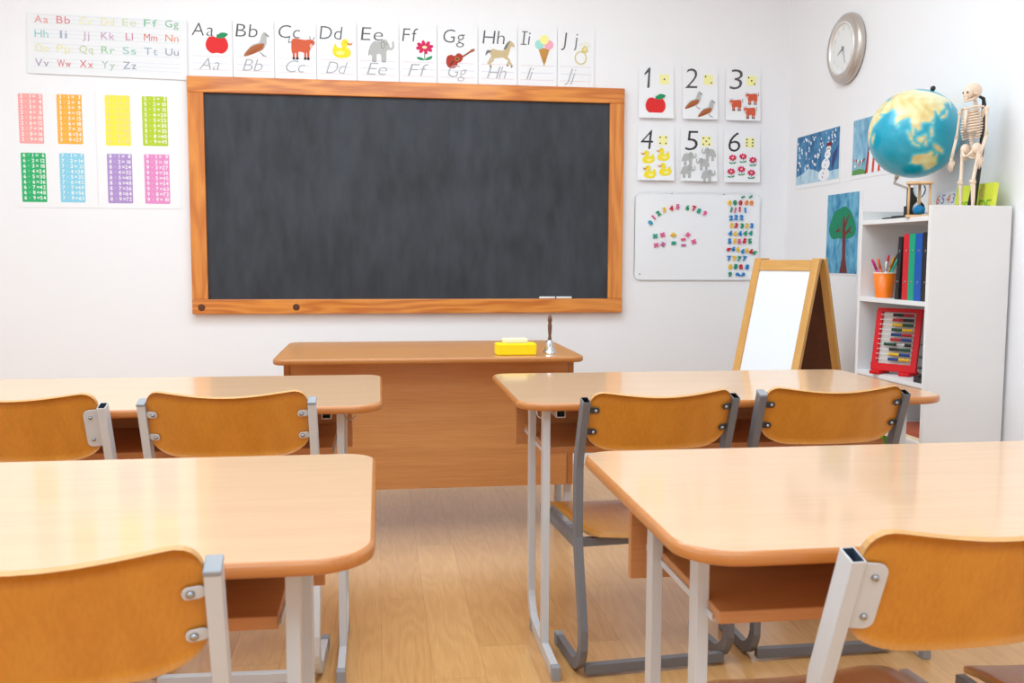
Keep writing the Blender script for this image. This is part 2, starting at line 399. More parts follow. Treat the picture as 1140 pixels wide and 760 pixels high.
def write(mb, s, x, y, h, mat, z=0.0, shear=0.0, align='l', width=None, gap=.12, depth=0.0, bold=0.0, rot=0.0):
    """lettering with capital height h, baseline at y"""
    global CAP
    if CAP is None: CAP = glyph('H')[2][3]
    k = h/CAP; adv = 0; items = []
    for ch in s:
        if ch == ' ': adv += .32; continue
        vs, fs, bb = glyph(ch, depth/k if depth else 0.0, bold)
        items.append((adv-bb[0], vs, fs)); adv += bb[1]-bb[0]+gap
    tot = (adv-gap)*k; kx = k if width is None else k*width/tot; tot = tot if width is None else width
    x0 = {'l': 0, 'c': -tot/2, 'r': -tot}[align]
    c, sn = math.cos(rot), math.sin(rot)
    for off, vs, fs in items:
        P = []
        for v in vs:
            a = (v.x+off)*kx+shear*v.y*k+x0; b = v.y*k
            P.append((x+a*c-b*sn, y+a*sn+b*c, z+v.z*k))
        mb.add(P, fs, mat)

# ------------------------------------------------------------------ the room
XL, YF, ZC = -2.9, -7.2, 2.9
m = MB(); m.box(XL-.1, WX+.1, YF-.1, .1, -.1, 0, 'oak_laminate'); struct('floor', m)
m = MB(); m.box(XL-.1, WX+.1, 0, .1, 0, ZC, 'wall_paint'); struct('wall_back', m)
m = MB(); m.box(WX, WX+.1, YF, 0, 0, ZC, 'wall_paint'); struct('wall_right', m)
m = MB(); m.box(XL-.1, WX+.1, YF-.1, YF, 0, ZC, 'wall_paint'); struct('wall_front', m)
m = MB(); m.box(XL-.1, WX+.1, YF-.1, .1, ZC, ZC+.1, 'ceiling_paint'); struct('ceiling', m)
WINS = [(-6.4, -5.0), (-4.5, -3.1), (-2.6, -1.2)]; WZ0, WZ1 = .95, 2.45
m = MB(); ys = [YF]+[q for w in WINS for q in w]+[0]
for i in range(0, len(ys), 2): m.box(XL-.1, XL, ys[i], ys[i+1], 0, ZC, 'wall_paint')
for a, b in WINS:
    m.box(XL-.1, XL, a, b, 0, WZ0, 'wall_paint'); m.box(XL-.1, XL, a, b, WZ1, ZC, 'wall_paint')
struct('wall_left', m)
for i, (a, b) in enumerate(WINS):
    m = MB(); t = .06
    m.box(XL-.09, XL-.02, a, a+t, WZ0, WZ1, 'laminate_white'); m.box(XL-.09, XL-.02, b-t, b, WZ0, WZ1, 'laminate_white')
    m.box(XL-.09, XL-.02, a, b, WZ0, WZ0+t, 'laminate_white'); m.box(XL-.09, XL-.02, a, b, WZ1-t, WZ1, 'laminate_white')
    m.box(XL-.08, XL-.03, (a+b)/2-.03, (a+b)/2+.03, WZ0, WZ1, 'laminate_white')
    struct('window_%d' % (i+1), m)
m = MB(); m.box(XL, WX, -.008, 0, 0, .012, 'laminate_white'); struct('baseboard_back', m)

# ------------------------------------------------------------------ chalkboard
BX0, BX1, BZ0, BZ1 = -.905, 1.26, .803, 1.951; FWD = .076
bd = thing('chalkboard', 'wide dark grey chalkboard in an orange pine frame on the back wall', 'chalkboard', ((BX0+BX1)/2, 0, BZ0))
hw, hh = (BX1-BX0)/2, BZ1-BZ0
m = MB(); m.box(-hw+.03, hw-.03, -.018, -.004, .03, hh-.03, 'slate'); obj('slate_panel', m, bd)
m = MB(); m.box(-hw, hw, -.036, -.002, hh-FWD, hh, 'pine_x'); obj('frame_rail', m, bd, .003)
m = MB(); m.box(-hw, hw, -.04, -.002, 0, FWD-.004, 'pine_x'); r_ = obj('frame_rail', m, bd, .003)
for kx in (-hw+.045, -hw+.50):
    m = MB(); m.lathe([(.017, 0), (.017, .001), (.013, .0016)], 'knot', 16, Matrix.Translation((kx, -.0402, .033)) @ Matrix.Rotation(PI/2, 4, 'X')); obj('knot', m, r_)
for sx in (-1, 1):
    m = MB(); x0, x1 = sorted((sx*hw, sx*(hw-FWD))); m.box(x0, x1, -.035, -.002, FWD-.004, hh-FWD, 'pine_z'); obj('frame_stile', m, bd, .003)
for k, (u0, u1, lb) in enumerate(((600.5, 618, 'white chalk stick on the chalkboard ledge, the one farther from the frame corner'), (619.5, 636.5, 'white chalk stick on the chalkboard ledge, the one closer to the frame corner'))):
    a, b = bw(u0, 331, -.03), bw(u1, 331, -.03); L_ = b.x-a.x
    m = MB(); m.lathe([(.0045, 0), (.0055, .002), (.0055, L_-.002), (.0045, L_)], 'chalk_white', 12, Matrix.Rotation(PI/2, 4, 'Y'))
    tag(obj('chalk_stick', m, None, 0, (a.x, -.027, BZ0+FWD-.004+.0056)), lb, 'chalk', 'chalk sticks on the chalkboard ledge')

# ------------------------------------------------------------------ drawings used on the printed cards (unit box, origin bottom-centre)
class Pen:
    def __init__(s, mb, cx, cy, w, z): s.mb, s.cx, s.cy, s.w, s.z = mb, cx, cy, w, z
    def T(s, p): return (s.cx+p[0]*s.w, s.cy+p[1]*s.w)
    def fill(s, pts, mat, sm=True):
        s.z += .00006
        s.mb.poly([s.T(p) for p in (spline(pts) if sm else pts)], s.z, 'print_'+mat)
    def dot(s, x, y, rx, mat, ry=None, rot=0): s.fill(ell(x, y, rx, ry or rx, 16, rot), mat, False)
    def line(s, a, b, t, mat):
        d = Vector((b[0]-a[0], b[1]-a[1])); n = Vector((-d.y, d.x)).normalized()*t/2
        s.fill([(a[0]+n.x, a[1]+n.y), (b[0]+n.x, b[1]+n.y), (b[0]-n.x, b[1]-n.y), (a[0]-n.x, a[1]-n.y)], mat, False)
def d_apple(p):
    p.fill([(0, .02), (.25, 0), (.46, .18), (.5, .45), (.36, .72), (.14, .76), (0, .7), (-.14, .76), (-.36, .72), (-.5, .45), (-.46, .18), (-.25, 0)], 'red')
    p.line((0, .68), (.04, .86), .05, 'dgreen'); p.fill([(.03, .74), (.12, .9), (.3, .95), (.5, .88), (.36, .74), (.18, .68)], 'green')
def d_bird(p):
    p.fill([(-.5, .04), (-.2, .42), (.1, .55), (.22, .85), (.32, .97), (.42, .9), (.5, .8), (.42, .78), (.4, .5), (.25, .25), (0, .15), (-.3, .02)], 'grey')
    p.fill([(-.5, .02), (-.2, .36), (.1, .48), (.3, .5), (.26, .3), (.1, .18), (-.2, .05), (-.42, -.02)], 'brown')
    p.line((-.3, .1), (.2, .36), .03, 'brown2'); p.line((-.34, .04), (.05, .22), .03, 'brown2')
    p.line((.12, .16), (.3, .02), .03, 'dgrey'); p.line((.22, .02), (.4, 0), .03, 'dgrey'); p.line((.4, .86), (.5, .78), .05, 'dgrey')
    p.dot(.36, .88, .02, 'black')
def d_cow(p, flip=1):
    def f(q): return [(a*flip, b) for a, b in q]
    p.fill(f([(-.42, .3), (-.42, .72), (-.3, .84), (.1, .8), (.3, .82), (.46, .78), (.5, .66), (.36, .5), (.28, .34), (.1, .28), (-.1, .32), (-.3, .26)]), 'cow')
    for x in (-.34, -.2, .12, .24):
        p.fill(f([(x-.05, .35), (x+.05, .35), (x+.04, .08), (x-.04, .08)]), 'cow', False); p.fill(f([(x-.05, .1), (x+.05, .1), (x+.05, 0), (x-.05, 0)]), 'black', False)
    p.fill(f([(.3, .58), (.38, .66), (.42, .52), (.34, .46)]), 'cowpink')
    p.line(*f([(.34, .82), (.3, .95)]), .03, 'dgrey'); p.line(*f([(.44, .8), (.5, .92)]), .03, 'dgrey'); p.dot(.38*flip, .72, .02, 'black')
    p.line(*f([(-.42, .7), (-.54, .66)]), .03, 'dgrey'); p.line(*f([(-.54, .66), (-.5, .86)]), .03, 'dgrey'); p.dot(-.5*flip, .88, .035, 'dgrey')
def d_duck(p, flip=1):
    def f(q): return [(a*flip, b) for a, b in q]
    p.fill(f([(-.5, .25), (-.46, .55), (-.36, .72), (-.28, .56), (-.12, .5), (-.02, .56), (-.08, .72), (0, .9), (.16, .96), (.28, .86), (.28, .68), (.2, .54), (.36, .44), (.42, .24), (.3, .06), (0, 0), (-.3, .04)]), 'yellow')
    p.fill(f([(.24, .78), (.4, .74), (.52, .8), (.44, .66), (.26, .68)]), 'beak'); p.dot(.16*flip, .8, .025, 'black')
    p.fill(f([(-.3, .3), (-.1, .36), (.1, .26), (-.05, .16), (-.25, .18)]), 'lemon')
def d_elephant(p, flip=1):
    def f(q): return [(a*flip, b) for a, b in q]
    p.fill(f([(-.48, .3), (-.46, .62), (-.3, .82), (0, .84), (.06, .92), (.22, .9), (.32, .74), (.38, .6), (.46, .64), (.46, .84), (.52, .84), (.54, .62), (.44, .5), (.28, .5), (.22, .4), (.2, .02), (.02, .02), (-.02, .3), (-.18, .3), (-.2, .02), (-.38, .02), (-.38, .25)]), 'grey')
    p.fill(f([(0, .85), (.14, .82), (.16, .64), (.08, .54), (0, .62)]), 'dgrey'); p.fill(f([(.02, .82), (.12, .8), (.14, .65), (.08, .57), (.02, .64)]), 'grey')
    p.dot(.24*flip, .74, .02, 'black'); p.line(*f([(-.48, .5), (-.52, .25)]), .025, 'dgrey')
    for x in (-.34, -.24, .06, .16): p.line(*f([(x-.03, .015), (x+.03, .015)]), .03, 'dgrey')
def d_flower(p):
    p.line((0, .05), (0, .5), .04, 'dgreen')
    p.fill([(0, .02), (-.18, .14), (-.42, .16), (-.34, .04), (-.15, 0)], 'green'); p.fill([(0, .02), (.16, .16), (.4, .24), (.36, .1), (.18, .02)], 'green')
    for k in range(8):
        a = k*PI/4+.2; p.dot(.26*math.cos(a)*1.15, .68+.2*math.sin(a), .17, 'magenta', .1, a)
    p.dot(0, .68, .2, 'magenta', .16); p.dot(0, .68, .13, 'cream', .08)
def d_guitar(p):
    p.line((.0, .35), (.42, .62), .06, 'brown2'); p.fill([(.38, .56), (.52, .62), (.5, .7), (.36, .64)], 'brown')
    p.fill([(-.5, .2), (-.46, .4), (-.3, .46), (-.2, .42), (-.08, .52), (.06, .48), (.1, .34), (.02, .22), (-.08, .18), (-.12, .06), (-.28, -.02), (-.44, .04)], 'guitar')
    p.dot(-.1, .32, .07, 'cone'); p.dot(-.1, .32, .045, 'black'); p.line((-.36, .1), (-.24, .24), .04, 'black')
def d_horse(p):
    for a, b in (((-.3, .4), (-.42, .2)), ((-.42, .2), (-.36, .02)), ((-.22, .4), (-.3, .22)), ((-.3, .22), (-.48, .14)), ((.2, .4), (.34, .26)), ((.34, .26), (.26, .1)), ((.12, .38), (.3, .3)), ((.3, .3), (.42, .06))):
        p.line(a, b, .07, 'horse')
    p.fill([(-.38, .5), (-.3, .66), (-.05, .62), (.16, .64), (.28, .84), (.38, .96), (.5, .86), (.52, .76), (.4, .76), (.34, .6), (.26, .4), (.05, .36), (-.25, .34)], 'horse')
    p.fill([(.12, .66), (.22, .86), (.36, .98), (.3, .84), (.22, .68)], 'dgrey'); p.fill([(-.36, .6), (-.5, .6), (-.56, .42), (-.46, .5), (-.36, .54)], 'dgrey')
    p.dot(.26, .08, .035, 'dgrey'); p.dot(.42, .04, .035, 'dgrey'); p.dot(-.36, .02, .035, 'dgrey')
def d_ice(p):
    p.fill([(-.2, .58), (.2, .58), (.01, 0)], 'cone', False)
    for k in (-.1, 0, .1): p.line((k, .54), (k*.3+.02, .12), .012, 'brown2')
    p.dot(-.15, .68, .15, 'mint'); p.dot(.16, .68, .15, 'pinkice'); p.dot(.01, .84, .15, 'lemon')
def d_ring(p):
    n = 28
    for k in range(n):
        a, b = 2*PI*k/n, 2*PI*(k+1)/n
        p.line((.28*math.cos(a)-.05, .3+.3*math.sin(a)), (.28*math.cos(b)-.05, .3+.3*math.sin(b)), .06, 'gold')
    p.fill([(.0, .62), (.04, .8), (.16, .9), (.28, .8), (.3, .62), (.16, .56)], 'gold'); p.fill([(.06, .66), (.16, .84), (.25, .66)], 'cream', False)
    for a in (.5, .9, 1.3, 1.7, 2.1, 2.5): p.line((.15+.25*math.cos(a), .76+.22*math.sin(a)), (.15+.34*math.cos(a), .76+.3*math.sin(a)), .02, 'gold')

WALL_B = (PI/2, 0, 0); WALL_R = (PI/2, 0, -PI/2)
def sheet(name, w, h, label, cat, group, loc, rot, mat='paper', tilt=0.0, curl=0.0, z0=.002):
    """a sheet of paper or card whose origin is the middle of its top edge; local x right, y up, z out of the wall"""
    m = MB(); n = 8; g = [[], []]
    vs = []; fs = []
    for j in range(n+1):
        t = j/n; zc = curl*t**3
        for x in (-w/2, w/2): vs += [(x, -h*t, z0+zc), (x, -h*t, z0+zc-.0009)]
    for j in range(n):
        a = j*4; b = a+4
        fs += [(a, b, b+2, a+2), (a+1, a+3, b+3, b+1), (a, a+1, b+1, b), (a+2, b+2, b+3, a+3)]
    fs += [(0, 2, 3, 1), (n*4, n*4+1, n*4+3, n*4+2)]
    m.add(vs, fs, mat)
    o = obj(name, m, None, 0, loc, (rot[0]-tilt, rot[1], rot[2]))
    return tag(o, label, cat, group)

# ------------------------------------------------------------------ alphabet picture cards above the chalkboard
edges = [209.5, 258.5, 305, 352, 397, 444, 486.5, 532, 576, 620.4, 662]
cards = [('Aa', d_apple, 241, 48.5, 25, 'red apple'), ('Bb', d_bird, 285, 50, 28, 'brown bird'), ('Cc', d_cow, 336, 54, 28, 'red-brown cow'),
         ('Dd', d_duck, 381, 54.5, 22, 'yellow duck'), ('Ee', d_elephant, 424, 56.5, 27, 'grey elephant'), ('Ff', d_flower, 472.5, 57, 21, 'magenta flower'),
         ('Gg', d_guitar, 512, 61, 31, 'red guitar'), ('Hh', d_horse, 557, 60.5, 30, 'beige horse'), ('Ii', d_ice, 605.5, 57, 34, 'ice cream cone'), ('Jj', d_ring, 647.5, 60, 22, 'gold ring')]
for k, (tx, fn, pu, pv, pw, what) in enumerate(cards):
    u0, u1 = edges[k]+.4, edges[k+1]-.4; uc = (u0+u1)/2
    vt = 22.5+(uc-235)*.024; vb = vt+69
    a, b, c = bw(u0, vt), bw(u1, vt), bw(uc, vb)
    w, h = b.x-a.x, (a.z+b.z)/2-c.z
    o = sheet('alphabet_card', w, h, 'white alphabet card %s with a %s, above the chalkboard' % (tx, what), 'card', 'alphabet cards above the chalkboard',
              ((a.x+b.x)/2, -.002, (a.z+b.z)/2), WALL_B, 'paper', math.radians(.4))
    mpp = (b.x-a.x)/(u1-u0)           # metres per photo pixel here
    def lx(u): return (u-uc)*mpp
    def ly(v): return -(v-vt)*mpp
    m = MB(); wd = 24*mpp if tx not in ('Ii', 'Jj') else 13*mpp
    base = 40.5+(uc-235)*.026; xs = [213, 262, 309, 355.5, 401.5, 447.5, 492.5, 537, 581.5, 625][k]
    write(m, tx, lx(xs), ly(base), 14.5*mpp, 'ink_mid', .0026, .12, 'l', (wd if tx not in ('Ff', 'Ii', 'Jj') else 16*mpp if tx == 'Ff' else None), gap=.2 if tx == 'Ii' else .45 if tx == 'Jj' else .12, bold=-.012)
    if tx == 'Ii':
        for q in (0, 13.6): m.poly([(lx(xs-2)+q*.12*mpp, ly(base-q)), (lx(xs+4.4)+q*.12*mpp, ly(base-q)), (lx(xs+4.4)+q*.12*mpp, ly(base-q-1)), (lx(xs-2)+q*.12*mpp, ly(base-q-1))], .0026, 'ink_mid')
    obj('printed_letters', m, o)
    m = MB(); p = Pen(m, lx(pu), ly(pv)-pw*.45*mpp, pw*mpp, .0026); fn(p); obj('printed_picture', m, o)
    m = MB()
    for q, mt in ((63.5, 'rule_pink'), (71.5, 'rule_blue'), (79, 'rule_pink')):
        y = ly(q+(uc-235)*.024); m.poly([(-w*.42, y), (w*.42, y), (w*.42, y+.0022), (-w*.42, y+.0022)], .0026, mt)
    obj('writing_lines', m, o)
    m = MB(); write(m, tx, -w*.28, ly(78.6+(uc-235)*.024), 13.5*mpp, 'cursive', .0028, .32, 'l', (w*.46 if tx not in('Ii','Jj') else None), gap=.08, bold=-.014); obj('handwritten_letters', m, o)

# ------------------------------------------------------------------ number cards
ncards = [('1', 711, 750, 73.5, 132), ('2', 760, 799, 74, 133.3), ('3', 808, 846.5, 75, 134.8), ('4', 709.5, 750.5, 142, 201), ('5', 757.5, 798.5, 143, 202), ('6', 806, 846, 144.5, 203.3)]
pic = {'1': ('one red apple', [(d_apple, 729.5, 114.5, 22, 1)]), '2': ('two brown birds', [(d_bird, 772, 110.5, 19, 1), (d_bird, 786, 119, 19, 1)]),
       '3': ('three red-brown cows', [(d_cow, 819, 115, 14, -1), (d_cow, 837, 108, 14, -1), (d_cow, 834.5, 123, 14, -1)]),
       '4': ('four yellow ducks', [(d_duck, 721, 174, 14.5, -1), (d_duck, 738, 171, 14.5, -1), (d_duck, 722.5, 190, 14.5, -1), (d_duck, 739.5, 187, 14.5, -1)]),
       '5': ('five grey elephants', [(d_elephant, 767, 175.5, 15, 1), (d_elephant, 789, 170.5, 15, -1), (d_elephant, 782, 181, 14, -1), (d_elephant, 765.5, 189, 15, 1), (d_elephant, 788, 193.5, 14.5, 1)]),
       '6': ('six magenta flowers', [(d_flower, 815.5, 176.5, 9.5, 1), (d_flower, 827, 175, 9.5, 1), (d_flower, 838, 178.5, 9.5, 1), (d_flower, 813.5, 191, 9.5, 1), (d_flower, 825, 188.5, 9.5, 1), (d_flower, 836, 192, 9.5, 1)])}
pips = {'1': [(0, 0)], '2': [(-1, 1), (1, -1)], '3': [(-1, 1), (0, 0), (1, -1)], '4': [(-1, 1), (1, -1), (-1, -1), (1, 1)],
        '5': [(-1, 1), (1, -1), (-1, -1), (1, 1), (0, 0)], '6': [(-1, 1), (1, -1), (-1, -1), (1, 1), (-1, 0), (1, 0)]}
for tx, u0, u1, vt, vb in ncards:
    uc = (u0+u1)/2; a, b, c = bw(u0, vt), bw(u1, vt), bw(uc, vb); w = b.x-a.x; h = (a.z+b.z)/2-c.z; mpp = w/(u1-u0)
    o = sheet('number_card', w, h, 'white number card %s with %s and a yellow dice face' % (tx, pic[tx][0]), 'card', 'number cards beside the chalkboard',
              ((a.x+b.x)/2, -.002, (a.z+b.z)/2), WALL_B, 'paper', math.radians(1.2), .012)
    def lx(u): return (u-uc)*mpp
    def ly(v): return -(v-vt)*mpp
    dx = {'1': 715.5, '2': 762.5, '3': 812, '4': 712.5, '5': 762.5, '6': 810}[tx]
    m = MB()
    if tx == '1': one_flag(m, lx(716), ly(vt+23.5), 21.5*mpp, 7*mpp, 'ink_mid', .0032)
    else: write(m, tx, lx(dx), ly(vt+23.5), 21*mpp, 'ink' if tx in '456' else 'ink_mid', .0032, .1, 'l', 13.5*mpp, bold=-.012)
    obj('printed_numeral', m, o)
    m = MB(); cx, cy = lx(u0+28.5), ly(vt+14 if tx in '123' else vt+13.5); q = 5.2*mpp
    m.poly([(cx-q, cy-q), (cx+q, cy-q), (cx+q, cy+q), (cx-q, cy+q)], .003, 'print_dicey')
    for px, py in pips[tx]: m.poly(ell(cx+px*q*.62, cy+py*q*.62, q*.17, q*.17, 10), .0034, 'print_black')
    obj('printed_dice', m, o)
    m = MB()
    zc = .0032
    for fn, pu, pv, pw, fl in pic[tx][1]:
        yy = -ly(pv)/h; p = Pen(m, lx(pu), ly(pv)-pw*.45*mpp, pw*mpp, .0032+.012*min(1, (yy+.12))**3)
        fn(p, fl) if fn in (d_cow, d_duck, d_elephant) else fn(p)
    obj('printed_picture', m, o)

# ------------------------------------------------------------------ hand-written alphabet sheet
a, b, c = bw(30, 17), bw(208, 20), bw(120, 85.5); w = b.x-a.x; h = (a.z+b.z)/2-c.z; mpp = w/178
o = sheet('alphabet_poster', w, h, 'wide white sheet of pale crayon letters Aa to Zz in four rows', 'poster', None, ((a.x+b.x)/2, -.002, (a.z+b.z)/2), (PI/2, math.radians(.9), 0), 'paper_grey', math.radians(.5))
m = MB(); cols = [45.8, 70, 94.7, 119, 143, 167, 191]; rows = [28.5, 45, 61, 78]
al = 'ABCDEFGHIJKLMNOPQRSTUVWXYZ'
for k, ch in enumerate(al):
    r_, c_ = divmod(k, 7); key = ch.lower(); key = {'o': 'd', 'p': 'd'}.get(key, key)
    write(m, ch+ch.lower(), (cols[c_]-119)*mpp, -(rows[r_]-18.5-c_*.35+1)*mpp, 8.2*mpp, 'crayon_'+key, .0026, 0, 'c', 15*mpp if ch not in 'IJL' else 8*mpp)
obj('crayon_lettering', m, o)
m = MB()
for r_ in rows:
    for q in (0, 4.5, 9):
        y = -(r_-18.5-q+1)*mpp; m.poly([(-w*.46, y), (w*.46, y), (w*.46, y+.0012), (-w*.46, y+.0012)], .0024, 'rule_blue')
obj('writing_lines', m, o)

# ------------------------------------------------------------------ multiplication table posters
tabs = [[('pink', 2, 18.8, 48.4, 103.8, 160), ('orange', 3, 61.8, 91.6, 104.8, 160.6), ('green', 6, 22, 52, 169.8, 225), ('blue', 7, 65, 94.5, 170.3, 225.4)],
        [('yellow', 4, 115.4, 145.2, 105.7, 162.5), ('lime', 5, 156.7, 186.5, 107, 162.8), ('purple', 8, 118, 147.5, 171, 226.4), ('rose', 9, 159.3, 188.8, 171.6, 227)]]
for k, (u0, u1, vt, vb, lb) in enumerate(((13.5, 105, 97, 231, 'white poster of times tables two, three, six and seven in coloured blocks'), (105.6, 199, 98.5, 232, 'white poster of times tables four, five, eight and nine in coloured blocks'))):
    uc = (u0+u1)/2; a, b, c = bw(u0, vt), bw(u1, vt), bw(uc, vb); w = b.x-a.x; h = (a.z+b.z)/2-c.z; mpp = w/(u1-u0)
    o = sheet('times_table_poster', w, h, lb, 'poster', 'times table posters', ((a.x+b.x)/2, .0006, (a.z+b.z)/2), WALL_B, 'paper', math.radians(.05))
    for colr, n, x0, x1, y0, y1 in tabs[k]:
        A, B = bw(x0+1, y0), bw(x1+1, y1); ox, oz = (a.x+b.x)/2, (a.z+b.z)/2
        cx, cy, hx, hy = (A.x+B.x)/2-ox, (A.z+B.z)/2-oz, (B.x-A.x)/2, (A.z-B.z)/2
        m = MB(); m.poly([(cx+p[0], cy+p[1]) for p in rrect(hx, hy, .006, 4)], .0024, 'table_'+colr); bl = obj('colour_block', m, o)
        m = MB(); dm = 'table_digits_yellow' if colr == 'yellow' else 'table_digits'
        for r_ in range(9):
            y = cy+hy-(r_+.78)*2*hy/9.25; hh_ = hy*.145
            for s_, fx, al_ in ((str(n), -.72, 'c'), ('\u00b7', -.38, 'c'), (str(r_+1), -.02, 'c'), ('=', .3, 'c'), (str(n*(r_+1)), .9, 'r')):
                write(m, s_, cx+fx*hx, y+(hh_*.0 if s_ not in '=\u00b7' else hh_*.0), hh_, dm, .0028, 0, al_, bold=.012)
        obj('printed_digits', m, bl)

# ------------------------------------------------------------------ magnetic board
a, b, c = bw(707, 214), bw(846, 216), bw(775, 311.5); w = b.x-a.x; h = (a.z+b.z)/2-c.z; MBX, MBZ = (a.x+b.x)/2, (a.z+b.z)/2
mb_ = thing('magnetic_board', 'white magnetic board with rounded corners covered in coloured number magnets', 'whiteboard', (MBX, 0, MBZ-h/2))
m = MB(); m.prism(rrect(w/2, h/2, .03, 6), .0, .008, 'board_white', M=Matrix.Rotation(PI/2, 4, 'X')); obj('board_sheet', m, mb_)
m = MB(); o_ = rrect(w/2, h/2, .03, 6); i_ = rrect(w/2-.004, h/2-.004, .026, 6); M_ = Matrix.Rotation(PI/2, 4, 'X')
m.rings([[M_ @ Vector((p[0], p[1], .0)) for p in o_], [M_ @ Vector((p[0], p[1], .0095)) for p in o_], [M_ @ Vector((p[0], p[1], .0095)) for p in i_]], 'paper_grey', False, False, smooth=False); obj('edge_trim', m, mb_)
for u, v in ((748, 213.8+1.5), (806, 214.8+1.5), (841.5, 292), (712, 305)):
    q = bw(u, v, -.008); m = MB(); m.lathe([(.004, 0), (.004, .001), (.002, .002)], 'screw_steel', 10, Matrix.Translation((q.x-MBX, -.008, q.z-(MBZ-h/2))) @ Matrix.Rotation(PI/2, 4, 'X')); obj('screw', m, mb_)
ZX = lambda zx, zy: (700+zx/6.33, 200+zy/6.33)
mag = []
for ch, x, y, colr, rot in (('0', 152, 303, 'cyan', 50), ('1', 175, 265, 'pink', 45), ('2', 208, 236, 'green', 35), ('3', 250, 212, 'yellow', 12), ('4', 299, 200, 'red', 5), ('5', 344, 190, 'pink', 0),
                            ('6', 413, 197, 'green', -8), ('7', 459, 202, 'red', -12), ('8', 493, 220, 'teal', -25), ('9', 534, 237, 'pink', -30)):
    mag.append((ch, x, y, colr, rot, 'number', '%s magnet %s in the arch of digits on the white board' % (colr, ch), 'magnets in the arch of digits'))
for ch, x, y, colr, rot, nm in (('\u00d7', 185, 397, 'teal', 5, 'teal times sign magnet, topmost of the signs under the arch start'), ('\u00d7', 238, 388, 'pink', 18, 'pink times sign magnet between the teal one and the yellow sign'),
                                ('\u00f7', 313, 388, 'yellow', 0, 'yellow divide sign magnet above the teal equals sign'), ('+', 415, 388, 'pink', 5, 'pink plus sign magnet, higher of the two plus signs'),
                                ('\u2212', 383, 420, 'pink', 8, 'pink minus sign magnet, the upper of two minus signs'), ('\u00d7', 192, 461, 'pink', 10, 'pink times sign magnet directly beneath the teal times sign'),
                                ('+', 240, 455, 'mauve', 15, 'mauve plus sign magnet, lower of the two plus signs'), ('=', 316, 446, 'teal', 0, 'teal equals sign magnet under the yellow sign'),
                                ('\u2212', 385, 461, 'mauve', 0, 'mauve minus sign magnet, the lower of two minus signs'), ('\u00d7', 457, 436, 'pink', 20, 'pink times sign magnet at the far end of the signs, past the minus signs')):
    mag.append((ch, x, y, colr, rot, 'sign', nm, 'arithmetic sign magnets'))
mag.append(('\u2212', 803, 122, 'green', 20, 'sign', 'small green sign magnet topping the digit columns, above the red zero', 'small green signs above the zeros'))
mag.append(('\u2212', 858, 120, 'green', 30, 'sign', 'small green sign magnet topping the digit columns, above the orange zeros', 'small green signs above the zeros'))
rowsM = [('0', 162, [(710, 'yellow'), (747, 'green'), (786, 'red'), (829, 'orange'), (864, 'orange')]), ('1', 212, [(722, 'green'), (750, 'pink'), (781, 'red'), (820, 'blue')]),
         ('2', 268, [(720, 'blue'), (755, 'blue'), (794, 'blue')]), ('3', 323, [(723, 'yellow'), (756, 'red'), (798, 'green'), (832, 'yellow'), (866, 'blue')]),
         ('4', 378, [(714, 'blue'), (747, 'yellow'), (782, 'blue'), (819, 'green'), (857, 'teal')]), ('5', 433, [(710, 'blue'), (747, 'yellow'), (779, 'pink'), (815, 'red'), (853, 'green')]),
         ('6', 494, [(705, 'red'), (737, 'blue'), (768, 'yellow'), (803, 'blue'), (832, 'yellow'), (862, 'red'), (886, 'green')]), ('7', 555, [(707, 'blue'), (743, 'yellow'), (777, 'green'), (815, 'blue')]),
         ('8', 612, [(713, 'yellow'), (752, 'green'), (789, 'red'), (833, 'blue')]), ('9', 667, [(712, 'green'), (768, 'blue'), (802, 'blue')])]
words_n = 'zeros ones twos threes fours fives sixes sevens eights nines'.split()
ordn = 'first second third fourth fifth sixth seventh'.split()
for ch, y, its in rowsM:
    for k, (x, colr) in enumerate(its):
        rot = random.uniform(-14, 6)
        yy = y+(0 if ch != '6' else [-4, -8, -4, 10, 2, 12, 22][k])+random.uniform(-3, 3)
        if ch == '6' and k in (0, 6): rot = -55
        if ch == '9' and k == 1: rot = 70
        if ch == '9' and k == 2: rot = -50
        mag.append((ch, x, yy, colr, rot, 'number', '%s magnet %s, %s in the row of %s on the white board' % (colr, ch, ordn[k], words_n[int(ch)]), 'magnets in the row of '+words_n[int(ch)]))
for ch, zx, zy, colr, rot, kind, lb, gr in mag:
    q = bw(*ZX(zx, zy), -.009); hgt = .0275 if kind == 'number' else .026
    if 'small' in lb: hgt = .02
    m = MB(); vs, fs, bb = glyph(ch, .09, .055)
    k = hgt/(bb[3]-bb[2]) if ch not in '\u2212=' else hgt/(bb[1]-bb[0])*.9
    kx = k*1.05
    cx, cy = (bb[0]+bb[1])/2, (bb[2]+bb[3])/2
    kz = .0035/.09/1.0
    m.add([((v.x-cx)*kx, (v.y-cy)*(k if ch not in '\u2212' else k*1.5), v.z*kz) for v in vs], fs, 'magnet_'+colr)
    tag(obj('number_magnet' if kind == 'number' else 'sign_magnet', m, None, 0, (q.x, -.0118, q.z), (PI/2, -math.radians(rot), 0)), lb, 'magnet', gr)

